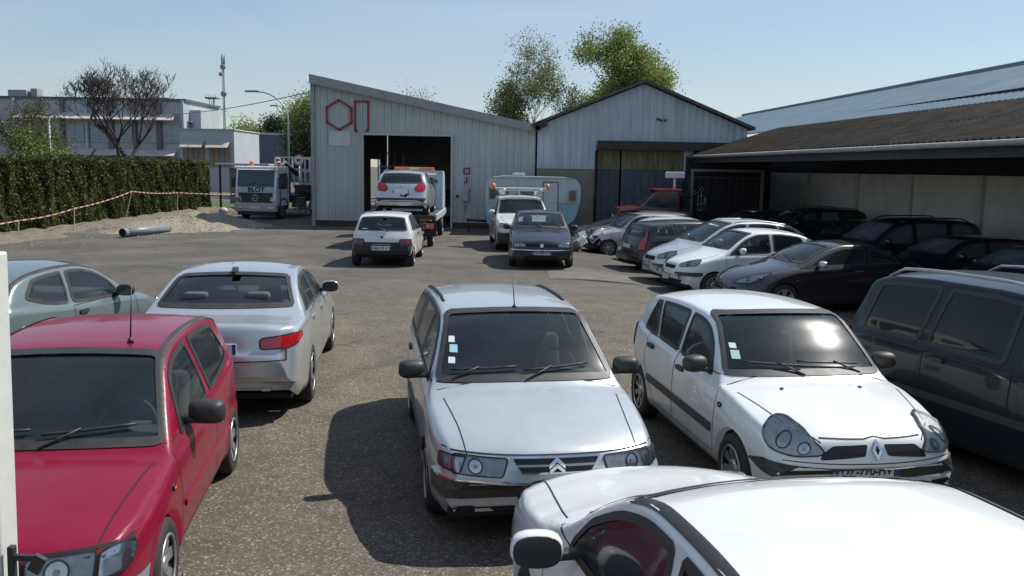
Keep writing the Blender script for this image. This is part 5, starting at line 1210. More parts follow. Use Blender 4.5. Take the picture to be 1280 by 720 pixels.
o5=empty('white_house',(-50,160,0),0,'small white house front between the annex and warehouse','house')
b=B(); b.box((3,3,3.0),(6,6,6)); b.build('wall',OWH,o5); b=B(); b.prism([(-.3,6),(3,8),(6.3,6)],'y',-.2,6.2); b.build('roof',mat('roof_tile_dark',(.14,.11,.10),.8),o5); b=B(); b.box((3,-.05,4),(2.6,.1,1.2)); b.build('window',OGL,o5)
# masts
def lattice(name,label,loc,h,w,top=True,r=.05,dishes=(),guy=False):
    e=empty(name,loc,0,label,'mast'); b=B(); 
    cs=[(w*math.cos(a),w*math.sin(a)) for a in (R(90),R(210),R(330))]
    for c_ in cs: b.tube([(c_[0],c_[1],0),(c_[0],c_[1],h)],r,5)
    n=int(h/(w*2.2))
    for k in range(n):
        z0=h*k/n;z1=h*(k+1)/n
        for i in range(3):
            a,c_=cs[i],cs[(i+1)%3]; b.tube([(a[0],a[1],z0),(c_[0],c_[1],z1)],r*.55,4,caps=False); b.tube([(a[0],a[1],z1),(c_[0],c_[1],z1)],r*.5,4,caps=False)
    b.build('lattice',GALVD,e)
    for z,rr,dx in dishes:
        b=B(); b.lathe([(.05,.3),(rr*.7,.12),(rr,-.1),(rr,-.3),(.1,-.35)],'y',(dx,-w-.3,z),14); b.build('dish',mat('dish_grey',(.28,.29,.31),.6),e)
    if top:
        b=B(); 
        for k in range(7): a=k*.9; b.tube([(w*1.3*math.cos(a),w*1.3*math.sin(a),h-1.2),(w*1.6*math.cos(a),w*1.6*math.sin(a),h+1.1+.4*(k%2))],.07,4)
        b.build('antenna',GALVD,e)
    if guy:
        for dx in (-7,7): b=B(); b.tube([(0,0,h*.62),(dx,0,0)],.035,4); b.build('guy_wire',GALVD,e)
    return e
GALVD=mat('mast_grey',(.16,.17,.18),.6)
lattice('radio_mast','slim tall guyed radio mast with two round dishes',(-58,180,0),22.4,.22,True,.055,((16.2,.6,.2),(21.4,.55,.15),(20.0,.4,-.3)),True)
e=lattice('lattice_tower','shorter lattice tower with a square platform left of the slim mast',(-56.3,168,0),14.4,.55,False,.06)
b=B(); b.box((0,0,14.5),(2.2,2.0,.25)); b.box((0,0,12.6),(1.6,1.5,.15)); 
for x in (-.9,-.45,0,.45,.9): b.tube([(x,-.9,14.5),(x,-.9,15.2)],.045,4)
b.build('platform',GALVD,e)
# street lamps
LG=mat('lamp_post_grey',(.38,.40,.42),.45,.4)
sl_=empty('street_lamp',(-15.6,62,0),0,'tall curved grey street lamp with one long arm above the gate','street lamp')
b=B(); b.tube([(0,0,0),(0,0,5.6)]+[(-2.1+2.1*math.cos(a),0,5.6+1.9*math.sin(a)) for a in np.linspace(.1,R(88),9)],.065,8,r2=.045); b.build('pole',LG,sl_)
b=B(); b.box((-2.45,0,7.52),(.95,.24,.13),bev=.04); b.build('lamp_head',mat('lamp_head_grey',(.22,.24,.26),.4),sl_)
s2=empty('street_lamp',(-24.6,100,0),0,'smaller twin headed street lamp behind the tall curved one','street lamp')
b=B(); b.tube([(0,0,0),(0,0,8.6)],.09,8); b.tube([(-1.9,0,9.0),(0,0,8.55),(1.8,0,8.8)],.05,6); b.build('pole',LG,s2)
for x in (-2.1,2.0): b=B(); b.box((x,0,9.0 if x<0 else 8.8),(.9,.28,.16),bev=.04); b.build('lamp_head',mat('lamp_head_grey',(.22,.24,.26),.4),s2)
b=B(); pts=[(-36+t*24.,95-t*34,7.6+.35*t-1.3*t*(1-t)) for t in np.linspace(0,1,14)]; b.tube(pts,.035,5); thing('overhead_cable',b,GALVD,'thin overhead cable slung from the office block to the lamp','cable')
# speed sign
sg=empty('speed_sign',(-11.9,49.5,0),0,'round red bordered traffic sign beside the lorry roof','traffic sign')
b=B(); b.tube([(0,.05,0),(0,.05,2.9)],.035); b.build('post',GALV,sg)
b=B(); b.lathe([(.34,-.01),(.34,.015)],'y',(0,0,2.85),22); dsk=b.build('disc',mat('sign_red',(.40,.02,.025),.5),sg)
b=B(); b.lathe([(.25,-.016),(.25,-.004)],'y',(0,0,2.85),22); b.build('face',WHP,sg)
b=B(); b.box((.0,-.022,2.88),(.26,.01,.05)); b.box((-.05,-.022,2.80),(.14,.01,.05)); b.box((.04,-.022,2.84),(.05,.01,.12)); b.build('symbol',GAP,sg)
# white rack frames and mesh fence behind the lorry
WFR=mat('white_painted_frame',(.60,.62,.64),.5)
def rack(name,x,y,w,h,nx,nz,z0,label,m=None,r=.035):
    e=empty(name,(x,y,0),0,label,'metal frame'); b=B()
    for k in range(nx+1): b.box((w*k/nx,0,z0+h/2),(r*2,r*2,h))
    for k in range(nz+1): b.box((w/2,0,z0+h*k/nz),(w,r*2.2,r*2))
    b.build('frame',m or WFR,e); b=B()
    for x_ in (0,w): b=B(); b.box((x_,.9,(z0+h)/2),(.08,.08,z0+h)); b.box((x_,.46,z0+h-.04),(.06,.84,.06)); b.build('rear_leg',m or WFR,e)
    return e
rack('white_rack',-12.6,47.2,2.7,.62,6,1,2.35,'white ladder like rack frame raised above the lorry cab')
rack('tall_white_rack',-11.0,46.2,1.9,2.55,4,4,.35,'tall white grid rack standing between lorry and workshop corner')
rack('grey_mesh_rack',-9.65,44.6,1.0,2.9,3,5,.1,'grey mesh rack against the left corner of the workshop',m=mat('rack_grey',(.30,.31,.32),.5))
rack('inner_white_rack',-8.35,55,1.5,3.3,3,4,.1,'white rack seen through the workshop doorway at left')
# bus shelter like glazed bay left of the lorry
bs=empty('glazed_shelter',(-15.4,51.5,0),0,'small glazed shelter with white flat roof at the end of hedge','shelter')
b=B(); b.box((-.2,.6,2.55),(3.1,1.7,.12),bev=.03); b.build('roof',OWH,bs)
for x in (-1.5,0,1.2): b=B(); b.box((x,-.1,1.25),(.10,.10,2.5)); b.build('post',DARKST,bs)
for x in (-.75,.6): b=B(); b.box((x,1.2,1.3),(1.25,.03,2.1)); b.build('glass_panel',mat('shelter_glass',(.30,.32,.33),.2),bs)
b=B(); b.lathe([(.0,0),(.22,.03),(.24,.16),(.16,.28),(.0,.32)],'z',(0,0,0),12,cap=(False,False)); thing('white_stone',b,OWH,'white painted kerb stone on the ground near the end of hedge','stone',loc=(-15.1,46.3,0.02))
b=B(); b.box((0,0,.35),(.14,.14,.75),bev=.02); b.box((0,0,.68),(.16,.16,.12),mi=1); thing('marker_post',b,[WHP,mat('sign_red',(.4,.02,.025),.5)],'short red and white marker post in front of the glazed shelter','bollard',loc=(-14.4,50.6,0))
# ---------------------------------------------------------------- hedge, tape, pipe, sand
def leafmat(name,c1,c2,c3,sc=1.2):
    m=bpy.data.materials.new(name); m.use_nodes=True; N=m.node_tree.nodes; L=m.node_tree.links; b=N['Principled BSDF']
    t=N.new('ShaderNodeTexCoord'); z=N.new('ShaderNodeTexNoise'); z.inputs['Scale'].default_value=sc; z.inputs['Detail'].default_value=9; z.inputs['Roughness'].default_value=.75; L.new(t.outputs['Object'],z.inputs[0])
    r=N.new('ShaderNodeValToRGB'); e=r.color_ramp.elements; e[0].position=.32; e[0].color=(*c1,1); e[1].position=.70; e[1].color=(*c3,1); k=e.new(.5); k.color=(*c2,1)
    L.new(z.outputs[0],r.inputs[0]); L.new(r.outputs[0],b.inputs['Base Color']); b.inputs['Roughness'].default_value=.6
    tr=N.new('ShaderNodeBsdfTranslucent'); L.new(r.outputs[0],tr.inputs[0]); mx_=N.new('ShaderNodeMixShader'); mx_.inputs[0].default_value=.35
    o_=N['Material Output']; L.new(b.outputs[0],mx_.inputs[1]); L.new(tr.outputs[0],mx_.inputs[2]); L.new(mx_.outputs[0],o_.inputs[0]); return m
def leaves(name,P,size,m,parent,asp=.5,up=0.0,jit=.5):
    """one small two-triangle leaf face per point, random orientation"""
    n=len(P); s=size*(1-jit/2+jit*rng.random(n)); a=rng.normal(size=(n,3)); a[:,2]+=up; a/=np.linalg.norm(a,axis=1)[:,None]
    c=rng.normal(size=(n,3)); c=np.cross(a,c); c/=np.linalg.norm(c,axis=1)[:,None]
    a*=s[:,None]; c*=(s*asp)[:,None]; V=np.stack([P-a*.5,P+c*.5,P+a*.5,P-c*.5],1).reshape(-1,3).astype(np.float32)
    me=bpy.data.meshes.new(name); me.vertices.add(4*n); me.vertices.foreach_set('co',V.ravel()); me.loops.add(4*n); me.loops.foreach_set('vertex_index',np.arange(4*n,dtype=np.int32))
    me.polygons.add(n); me.polygons.foreach_set('loop_start',np.arange(0,4*n,4,dtype=np.int32)); me.polygons.foreach_set('loop_total',np.full(n,4,dtype=np.int32)); me.update(calc_edges=True); me.validate()
    me.materials.append(m); o=bpy.data.objects.new(name,me); COL.objects.link(o)
    if parent: o.parent=parent
    return o
HM=leafmat('hedge_green',(.011,.015,.004),(.048,.062,.013),(.165,.185,.042),.8)
hd=empty('conifer_hedge',(-17.9,38,0),0,'long tall clipped green conifer hedge behind the red and white tape','hedge')
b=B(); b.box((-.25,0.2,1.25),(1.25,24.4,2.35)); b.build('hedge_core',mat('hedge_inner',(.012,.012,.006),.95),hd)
n=95000; yy=rng.uniform(-13.2,12.4,n); k=rng.random(n)
clump=lambda y,z: .16*np.sin(y*2.1+1.3*np.sin(z*1.7))+.10*np.sin(y*5.3+2*z)+.05*np.sin(y*13+z*4)
zz=np.where(k<.80,rng.uniform(0.05,2.68,n),0); dd=np.abs(rng.normal(0,.10,n)); bm_=clump(yy,zz)
topz=2.60+.06*np.sin(yy*1.7)+.05*np.sin(yy*4.1)+.05*np.sin(yy*9.3)+.03*np.sin(yy*23)
xx=np.where(k<.80,.72+bm_*.6-dd*1.3-.10*np.maximum(0,zz-2.2),rng.uniform(-.9,.75,n)); zz=np.where(k<.80,np.minimum(zz,topz),topz+.05*rng.normal(size=n)+.04*clump(yy,xx*3))
pp=np.stack([xx,yy,zz],1); e_=(k>.97); pp[e_]=np.stack([rng.uniform(-.9,.7,e_.sum()),np.where(rng.random(e_.sum())<.5,12.5,-13.2)+rng.normal(0,.05,e_.sum()),rng.uniform(0,2.6,e_.sum())],1)
leaves('foliage',pp,.15,HM,hd,.34,.5)
# ragged shoots above the hedge top
b=B(); 
# tape
TAPER=mat('tape_red',(.34,.10,.08),.6); TAPEW=mat('tape_white',(.50,.46,.41),.6)
tp=empty('barrier_tape',(-15.6,30,0),0,'red and white barrier tape strung along the foot of the hedge','barrier tape')
kn=[(-16.3,24.6,.62),(-16.5,29.6,.60),(-16.3,33.0,.85),(-16.35,38.2,1.35),(-16.4,43.5,1.15),(-14.9,50.4,.95)]
b=B(); cnt=0
for a,c_ in zip(kn,kn[1:]):
    a=Vector(a);c_=Vector(c_); n_=int((c_-a).length/.22)
    for i in range(n_):
        t0,t1=i/n_,(i+1)/n_; p=a.lerp(c_,t0);q=a.lerp(c_,t1); p.z-=.5*t0*(1-t0)*.5;q.z-=.5*t1*(1-t1)*.5; p-=tp.location;q-=tp.location
        d=(q-p); b.box((p+q)/2,(d.length+.004,.008,.042),rot=d.to_track_quat('X','Z').to_matrix(),mi=cnt%2); cnt+=1
b.build('tape',[TAPER,TAPEW],tp)
for q,z in (((-16.3,33.0),.85),((-16.35,38.2),1.35),((-16.4,43.5),1.15),((-16.5,29.6),.6)):
    st=empty('tape_stake',(q[0],q[1],0),0,{33.0:'thin wooden stake holding the tape left of the pipe',38.2:'leaning stake holding the tape behind the pipe',43.5:'stake holding the tape near the far end of hedge',29.6:'nearest thin stake holding the tape by the hedge'}[q[1]],'stake','stakes holding the tape')
    b=B(); ln=.35 if q[1]==38.2 else .05
    for i in range(8): t0=i/8; b.box((-ln*(1-t0-.06)*0+ (-ln)*(1-t0),0,z*(t0+.06)),(.026,.026,z/8+.01),rot=(0,math.atan2(ln,z),0),mi=0)
    b.build('stake',[TAPEW,TAPER],st)
PIPE=mat('pipe_grey',(.20,.225,.25),.4,noise=.15,nscale=4)
pi_=empty('drain_pipe',(-13.2,31.95,.17),R(77),'thick grey plastic drain pipe lying on the ground by the sand','pipe')
b=B(); b.lathe([(.125,-1.35),(.14,-1.35),(.14,1.35),(.125,1.35)],'x',(0,0,0),26,cap=(False,False)); b.lathe([(.152,-1.35),(.152,-1.18),(.14,-1.15)],'x',(0,0,0),26,cap=(False,False)); b.build('tube',PIPE,pi_)
b=B(); b.lathe([(.126,-1.30),(.126,1.3)],'x',(0,0,0),26,cap=(True,True)); b.build('bore',LINER,pi_)
def heap(x,y):
    r=math.hypot((x+13.0)/2.0,(y-36.6)/2.6); r2=math.hypot((x+14.2)/1.3,(y-34.0)/2.0); r3=math.hypot((x+11.6)/1.5,(y-37.6)/1.3)
    nz_=.05*math.sin(x*5.1+y*1.7)+.04*math.sin(y*4.3-x*2.2)+.03*math.sin(x*11+y*9)
    return .62*math.exp(-r*r*1.6)+.34*math.exp(-r2*r2*1.8)+.16*math.exp(-r3*r3*1.6)+nz_*math.exp(-r*r*.6)-.05
SAND=mat('sand_and_rubble',(.33,.285,.21),.95,noise=.5,nscale=7,col2=(.17,.145,.10),bump=1.0,bscale=22)
hp=sheet('sand_heap',list(np.arange(-16,-9.9,.16)),list(np.arange(31.6,40.6,.18)),0,SAND,heap,'low heap of sand and rubble at the end of the hedge','sand heap',None)
n=1500; 
V=[];F=[]
for i in range(n):
    if i<900: x=rng.normal(-13.2,1.6);y=rng.normal(35.6,2.2); z=gz(x,y)+max(0,heap(x,y))
    else: x=rng.normal(-15.2,.7);y=rng.uniform(24,45); z=gz(x,y)+max(0,verge(x,y))
    s=abs(rng.normal(.03,.035))+.012; o_=len(V); q=rng.normal(size=(4,3)); q/=np.linalg.norm(q,axis=1)[:,None]
    for v in ((1,0,-.5),(-.6,.9,-.5),(-.6,-.9,-.5),(.1,0,.8)): V.append((x+v[0]*s*rng.uniform(.7,1.3),y+v[1]*s*rng.uniform(.7,1.3),z+v[2]*s*.8)) 
    F+= [(o_,o_+1,o_+3),(o_+1,o_+2,o_+3),(o_+2,o_,o_+3),(o_,o_+2,o_+1)]
tag(meshobj('rubble_stones',V,F,mat('stone_pale',(.36,.33,.27),.9,noise=.4,nscale=9)),'loose pale stones scattered over sand heap and verge','stones',kind='stuff')
# ---------------------------------------------------------------- trees
BARK=mat('bark',(.075,.065,.055),.9,noise=.4,nscale=6); BIRCH=mat('birch_bark',(.33,.31,.28),.8,noise=.5,nscale=5)
def tree(name,label,loc,h,crown,nleaf,lsize,lm,bark=BARK,r0=.18,depth=4,spread=.55,seed=1,leafy=True,th=.35,cl=None,cat='tree',up=.6,group=None,twig=.012):
    e=empty(name,loc,0,label,cat,group); rr=random.Random(seed); tips=[]; b=B()
    def br(p,d,l,r,k):
        n_=3; pts=[p]; q=p.copy(); dd=d.copy()
        for i in range(n_): 
            dd=(dd+Vector((rr.uniform(-.14,.14),rr.uniform(-.14,.14),rr.uniform(-.03,.10)))).normalized(); q=q+dd*l/n_; pts.append(q.copy())
        b.tube(pts,r,6 if k<2 else 4,caps=False,r2=r*.62)
        if k>=depth: tips.append((q,l)); return
        if k>=depth-1: tips.append((q,l))
        m=rr.choice((2,3)) if k>0 else rr.choice((4,5))
        for i in range(m):
            ax_=Vector((rr.uniform(-1,1),rr.uniform(-1,1),rr.uniform(-.2,up))).normalized(); nd=(dd*(1-spread)+ax_*spread+Vector((0,0,.12*up))).normalized()
            br(pts[-1] if i<2 else pts[-2],nd,l*rr.uniform(.62,.86),max(twig,r*.58),k+1)
    br(Vector((0,0,0)),Vector((rr.uniform(-.04,.04),0,1)),h*th,r0,0)
    # keep the skeleton inside the crown's height
    zm=max(v.co.z for v in b.bm.verts); kz=h/zm; xm=max(abs(v.co.x) for v in b.bm.verts); kx=crown/xm
    for v in b.bm.verts: v.co=Vector((v.co.x*kx,v.co.y*kx,v.co.z*kz))
    b.build('trunk',bark,e)
    if leafy:
        T=np.array([(t[0].x*kx,t[0].y*kx,t[0].z*kz) for t in tips]); s=(cl or crown*.16)
        if nleaf: 
            w=rng.random(len(T))**1.5; idx=rng.choice(len(T),nleaf,p=w/w.sum()); P=T[idx]+np.clip(rng.normal(size=(nleaf,3)),-1.7,1.7)*np.array([s,s,s*.8])*(.5+.7*rng.random((nleaf,1)))
            leaves('crown',P,lsize,lm,e,.6,.2)
    return e
LM1=leafmat('spring_leaves',(.09,.12,.028),(.20,.26,.06),(.36,.42,.12),.9)
LM2=leafmat('birch_leaves',(.09,.10,.035),(.19,.21,.08),(.34,.36,.16),1.3)
LM3=leafmat('olive_leaves',(.05,.05,.02),(.10,.10,.045),(.17,.165,.085),1.0)
LM4=leafmat('dark_leaves',(.010,.015,.006),(.03,.042,.014),(.06,.08,.025),1.0)
TW=mat('twig_dark',(.05,.04,.04),.9)
tree('bare_tree','large bare leafless tree with spreading dark branches behind the hedge',(-28.3,64,0),9.6,4.2,5200,.07,mat('buds',(.10,.07,.06),.8),TW,.15,7,.55,5,True,.16,.35,twig=.012)
tree('olive_bush','loose olive green bush rising behind the left of hedge',(-27.4,52,0),5.7,2.3,9000,.11,LM3,TW,.07,4,.6,9,True,.22,.42,'bush',twig=.012)
tree('blossom_bush','low green bush with pale blossom twigs behind the hedge',(-27.6,50.5,0),3.9,2.5,9000,.12,LM1,TW,.06,4,.7,12,True,.25,.5,'bush')
tree('blossom_bush','far left pale grey twiggy bush behind the hedge end',(-30.3,50.0,0),3.7,1.6,3500,.09,mat('pale_blossom',(.38,.38,.36),.8),TW,.05,4,.7,14,True,.25,.4,'bush')
b=B(); b.tube([(0,0,0),(.03,0,4.9)],.05,6); thing('white_pole',b,WFR,'thin white pole standing in the olive bush','pole',loc=(-26.0,50.2,0))
tree('street_tree','fresh green leafy tree behind the lamp left of the workshop',(-15.7,70,0),8.3,1.9,18000,.16,LM1,BARK,.2,5,.55,21,True,.2,.8)
tree('street_tree','lower dark green shrubby tree under the fresh green one',(-14.6,66,0),5.4,1.7,14000,.16,LM4,BARK,.15,4,.6,22,True,.2,.8)
tree('distant_tree','small bright green round tree far beyond the blue warehouse',(-40.5,142,0),9.0,3.4,6000,.32,LM1,BARK,.25,4,.6,31,True,.3,1.0,group=None)
tree('distant_tree','dark conical evergreen far beyond the blue warehouse',(-37.2,142,0),10.2,2.6,7000,.32,LM4,BARK,.25,4,.5,33,True,.3,.9)
tree('distant_tree','small dark bush at the foot of the radio mast',(-42,110,0),7.0,2.4,4000,.25,LM4,BARK,.2,4,.6,35,True,.3,.8)
tree('birch_tree','tall sparse birch with pale new leaves behind the two workshops',(1.0,62,0),12.3,2.3,6500,.14,LM2,BIRCH,.15,6,.42,41,True,.30,.42,twig=.013)
tree('birch_tree','lower birch with yellow green leaves left of the tall birch',(-.6,61,0),8.3,1.6,7000,.15,LM2,BIRCH,.12,5,.5,43,True,.30,.42)
tree('round_tree','broad green tree with airy crown behind the gabled warehouse',(7.6,66,0),12.6,3.25,42000,.17,LM1,BARK,.24,6,.50,45,True,.26,.52,twig=.015)
tree('round_tree','low grey green treetop peeking over the sloping workshop roof',(-7.2,68,0),8.6,2.6,3500,.14,LM2,BARK,.15,5,.5,47,True,.3,.5)
tree('conifer_tree','small dark spiky treetops between birch and broad tree',(3.9,70,0),9.0,1.6,4000,.12,LM4,BARK,.10,5,.4,49,True,.3,.3)
# ================================================================ VEHICLES IN PLACE
build_car(sp_xsara(),'parked_car','silver estate car with roof rails facing us in the middle of the yard',-.03,7.98,-80.5,res=.022)
build_car(sp_clio2(),'parked_car','white five door hatchback with black bumper strip and plate DZ-770-HV facing us',2.38,8.09,-80.8,res=.022)
build_car(sp_red(),'parked_car','crimson red three door hatchback with grey front bumper facing us at left',-2.95,5.93,-81.2,res=.022)
build_car(sp_audi(),'parked_car','silver saloon seen from behind with red tail lights and sloping rear window',-3.28,10.95,97,res=.022)
build_car(stretch(sp_206(P_WHT,seatm=REDSEAT,W=1.72,tumble=16,apil=.05,marm=.06,mk=1.05,mirm=P_WHT,ringw=.012,ws=(1.02,1.33),win=[(1.35,1.5,2.42,2.30),(2.50,2.38,3.22,3.0)]),.5,.30),'parked_car','white hatchback in the foreground with black roof gutters and red seats',1.14,3.60,102,res=.022)
build_car(sp_206(P_TEAL),'parked_car','pale green silver hatchback pointing right, behind the crimson car',-5.85,10.9,83)
build_car(sp_espace(),'parked_car','dark petrol people carrier with chrome roof rails at right edge',4.98,7.6,-70,res=.025)
build_car(sp_307(),'parked_car','dark aubergine coupe with arched roof facing left beside the people carrier',6.45,18.55,193)
build_car(sp_c3(),'parked_car','white rounded hatchback facing left between silver people carrier and aubergine coupe',5.45,20.75,194)
build_car(sp_picasso(),'parked_car','silver tall family car facing left behind the white rounded hatchback',5.45,22.6,194)
build_car(sp_wagon(P_BLK),'parked_car','black estate car with tall red tail lights pointing away to the right',5.25,25.3,18)
build_car(sp_206(P_WHT2,L=3.83),'parked_car','white hatchback seen from behind between black estate and smashed silver car',5.45,27.6,18)
build_car(sp_golf(),'parked_car','black hatchback facing us in front of the white recovery pickup',.76,25.1,-90)
build_car(sp_clio1(),'parked_car','old white hatchback with black rear bumper behind the flatbed lorry',-3.43,24.75,91)
# smashed silver car
def crumple(G):
    G=G.copy(); x=G[...,0]; w=np.clip((.95-x)/.95,0,1)**1.2
    n=np.sin(G[...,1]*9+G[...,2]*11)+.6*np.sin(G[...,1]*23+x*17)+.5*np.sin(G[...,2]*31)
    G[...,0]=x+w*(.34+.10*n+.18*(G[...,1]<0)); G[...,2]=G[...,2]+w*(.05*np.sin(G[...,1]*14+x*9)+.06*n*(G[...,2]>.6)); return G
sm=sp_clio2(); sm.update(paint=paint('wreck_silver_paint',(.46,.48,.50),.5,.35,dust=.2),deform=crumple,lamps=[l for l in sm['lamps'] if l[0]=='tail_light'],plates=[],
  decals=[('torn_opening',[(-.62,.66),(-.7,.40),(-.3,.30),(.2,.36),(.66,.32),(.72,.6),(.3,.70),(0,.60)],'F',LINER,.004),('dent_shadow_gap',[(.28,.56),(.34,.36),(.52,.30),(.50,.52),(.42,.62)],'LR',LINER,.004)],bump=BLK,bonnet=None)
_,wr=build_car(sm,'wrecked_car','silver hatchback with smashed open front facing left before the warehouse',4.1,29.7,190)
b=B(); b.box((2.05,.45,.42),(.35,.5,.3),rot=(.3,.5,.4),bev=.04); b.box((1.95,-.1,.50),(.3,.7,.12),rot=(.1,.2,-.3)); b.box((1.9,.2,.62),(.25,.25,.25),rot=(.5,.2,.2)); b.tube([(1.8,-.6,.6),(2.1,-.2,.35),(2.15,.4,.55),(1.9,.7,.4)],.03); b.build('engine_debris',GALV,wr)
b=B(); b.box((2.02,.2,.28),(.12,1.1,.2),rot=(.25,.1,-.12),bev=.04); b.build('loose_bumper',mat('wreck_bumper',(.30,.31,.32),.5),wr)
build_car(sp_wagon(P_GRY,top=[(p[0],p[1]*(.95 if p[1]>1 else 1)) for p in sp_wagon()['top']]),'parked_car','dark grey low car facing left nearest to the sliding door',4.45,32.0,190)
build_car(sp_suv(P_BLU,glass=GLASSPALE),'parked_car','dark blue off roader with black roof rails facing left by the beige wall',9.75,22.95,188)
build_car(sp_wagon(P_BLU,glass=GLASSPALE),'parked_car','dark blue estate parked nose out just in front of the off roader with rails',10.35,20.6,189)
build_car(sp_wagon(P_AUB,glass=GLASSPALE),'parked_car','dark aubergine estate just beyond the chrome rails of the people carrier',10.25,17.3,190)
build_car(sp_suv(P_BLK,1.62),'parked_car','black estate at far right edge beneath the canopy',11.2,14.6,190)
build_car(sp_suv(P_BLK,1.66),'parked_car','black tall car with dark glass facing left before the beige wall end',9.9,30.6,189)
build_car(sp_golf()|dict(paint=P_BLU),'parked_car','low dark blue hatchback between the black tall car and the off roader',10.5,27.2,190)
build_car(sp_wagon(P_BLU),'parked_car','dark car nearest the container, only its sloping windscreen showing',8.7,32.9,189)
build_car(sp_golf()|dict(paint=P_GRY),'parked_car','dark grey car partly hidden, second from the storage container',9.2,28.6,190) if False else None
build_car(sp_wagon(paint('shop_grey_paint',(.22,.23,.24),.4,.4),H=1),'parked_car','dim grey estate parked inside the dark workshop doorway',-3.35,44.6,-96)
def prm(*a,**k): return B().prism(*a,**k)
def lathe_wheel(e,x,y,r_,side,wmat=None):
    w=wheel_objs(None,e,x,y,r_,side,dict(n=6,w=.05,hub=.09,mat=wmat or ALU),False); return w
# ---- white recovery pickup
_,pk=build_car(sp_suv(P_WHT2,1.70,bump=BLK,rails=None,win=[(1.5,1.8,2.5,2.48)],doors=[('a',dr(1.3,2.54,.36,1.04))],glass=GLASSD),'recovery_pickup','white recovery pickup with orange beacons on its roof bar behind black hatchback',.22,30.2,-85,det=True)
b=B(); b.box((.05,0,1.92),(.34,1.70,.10),bev=.03); b.tube([(.05,-.7,1.72),(.05,-.7,1.9)],.03); b.tube([(.05,.7,1.72),(.05,.7,1.9)],.03); b.build('roof_bar',P_WHT2,pk,smooth=False)
for y in (-.92,.92):
    b=B(); b.lathe([(.09,0),(.10,.03),(.09,.14),(.05,.20),(.0,.21)],'z',(.05,y,1.90),12,cap=(True,False)); b.build('beacon',mat('beacon_orange',(.70,.14,.03),.25,coat=1),pk)
for y in (-.62,.62):
    b=B(); b.lathe([(.13,0),(.14,.02),(.13,.09),(.08,.10)],'x',(.28,y,1.82),14); b.build('work_lamp',[CHR],pk)
b=B(); b.box((-1.0,0,1.85),(.08,1.5,.06)); b.tube([(-1.0,-.6,1.2),(-1.0,-.6,1.9)],.04); b.tube([(-1.0,.6,1.2),(-1.0,.6,1.9)],.04); b.tube([(-1.0,0,1.2),(-.6,0,1.95),(-1.9,0,1.6)],.05); b.build('lifting_frame',GALV,pk)
# ---- caravan
cv=empty('caravan',(.78,36.2,0),0,'old white and sky blue caravan parked along the warehouse wall','caravan')
PR=[(-1.82,.42),(-1.72,.38),(1.35,.38),(1.66,.62),(1.86,1.25),(1.88,1.95),(1.70,2.22),(1.3,2.29),(-1.2,2.31),(-1.72,2.24),(-1.88,2.0),(-1.90,1.2)]
PRh=roundpoly(PR,.12)
CW=mat('caravan_white',(.50,.55,.56),.45,noise=.2,nscale=3,stretch=(1,1,.4)); CB=mat('caravan_blue',(.24,.46,.54),.45,noise=.22,nscale=3,stretch=(1,1,.4))
def clipz(P,z,keep_above):
    out=[]
    for i in range(len(P)):
        a,c_=P[i],P[(i+1)%len(P)]; ia=(a[1]>=z)==keep_above; ic=(c_[1]>=z)==keep_above
        if ia: out.append(a)
        if ia!=ic: t=(z-a[1])/(c_[1]-a[1]); out.append((a[0]+(c_[0]-a[0])*t,z))
    return out
prm(clipz(PRh,1.28,True),'y',-.9,.95).build('upper_body',CW,cv); prm(clipz(PRh,1.277,False),'y',-.9,.95).build('lower_body',CB,cv)
def cwin(nm,x0,x1,z0,z1,fm,gm_):
    b=B(); b.prism(roundpoly([(x0,z0),(x1,z0),(x1,z1),(x0,z1)],.05),'y',-.93,-.895); o_=b.build(nm,fm,cv); b=B(); b.prism(roundpoly([(x0+.05,z0+.05),(x1-.05,z0+.05),(x1-.05,z1-.05),(x0+.05,z1-.05)],.04),'y',-.94,-.92); b.build('pane',gm_,o_)
DG=mat('caravan_glass',(.03,.045,.055),.12,spec=.7)
cwin('window',-1.78,-.95,1.35,1.88,FLASH,DG); cwin('window',1.38,1.72,1.32,1.80,FLASH,mat('brown_curtain',(.16,.12,.11),.8)); cwin('window',-.55,.1,1.45,1.85,FLASH,DG)
b=B(); b.box((.68,-.912,1.30),(.56,.02,1.55)); b.build('door',mat('caravan_door',(.44,.52,.55),.5),cv); b=B()
for x in (.39,.97): b.box((x,-.925,1.30),(.025,.02,1.57))
b.box((.68,-.925,2.085),(.58,.02,.03)); b.build('door_trim',DARKST,cv)
b=B(); b.box((0,-.915,2.24),(3.3,.03,.03)); b.box((0,-.915,1.28),(3.7,.02,.03)); b.build('trim_strip',GALV,cv)
b=B(); b.box((-.6,0,2.38),(.5,.45,.10),bev=.03); b.build('roof_vent',CW,cv)
for sd in (1,-1): lathe_wheel(cv,-.1,sd*.82,.30,sd)
b=B(); b.tube([(-1.7,0,.45),(-2.7,0,.5)],.05); b.tube([(-2.6,0,.0),(-2.6,0,.55)],.03); b.build('drawbar',DARKST,cv)
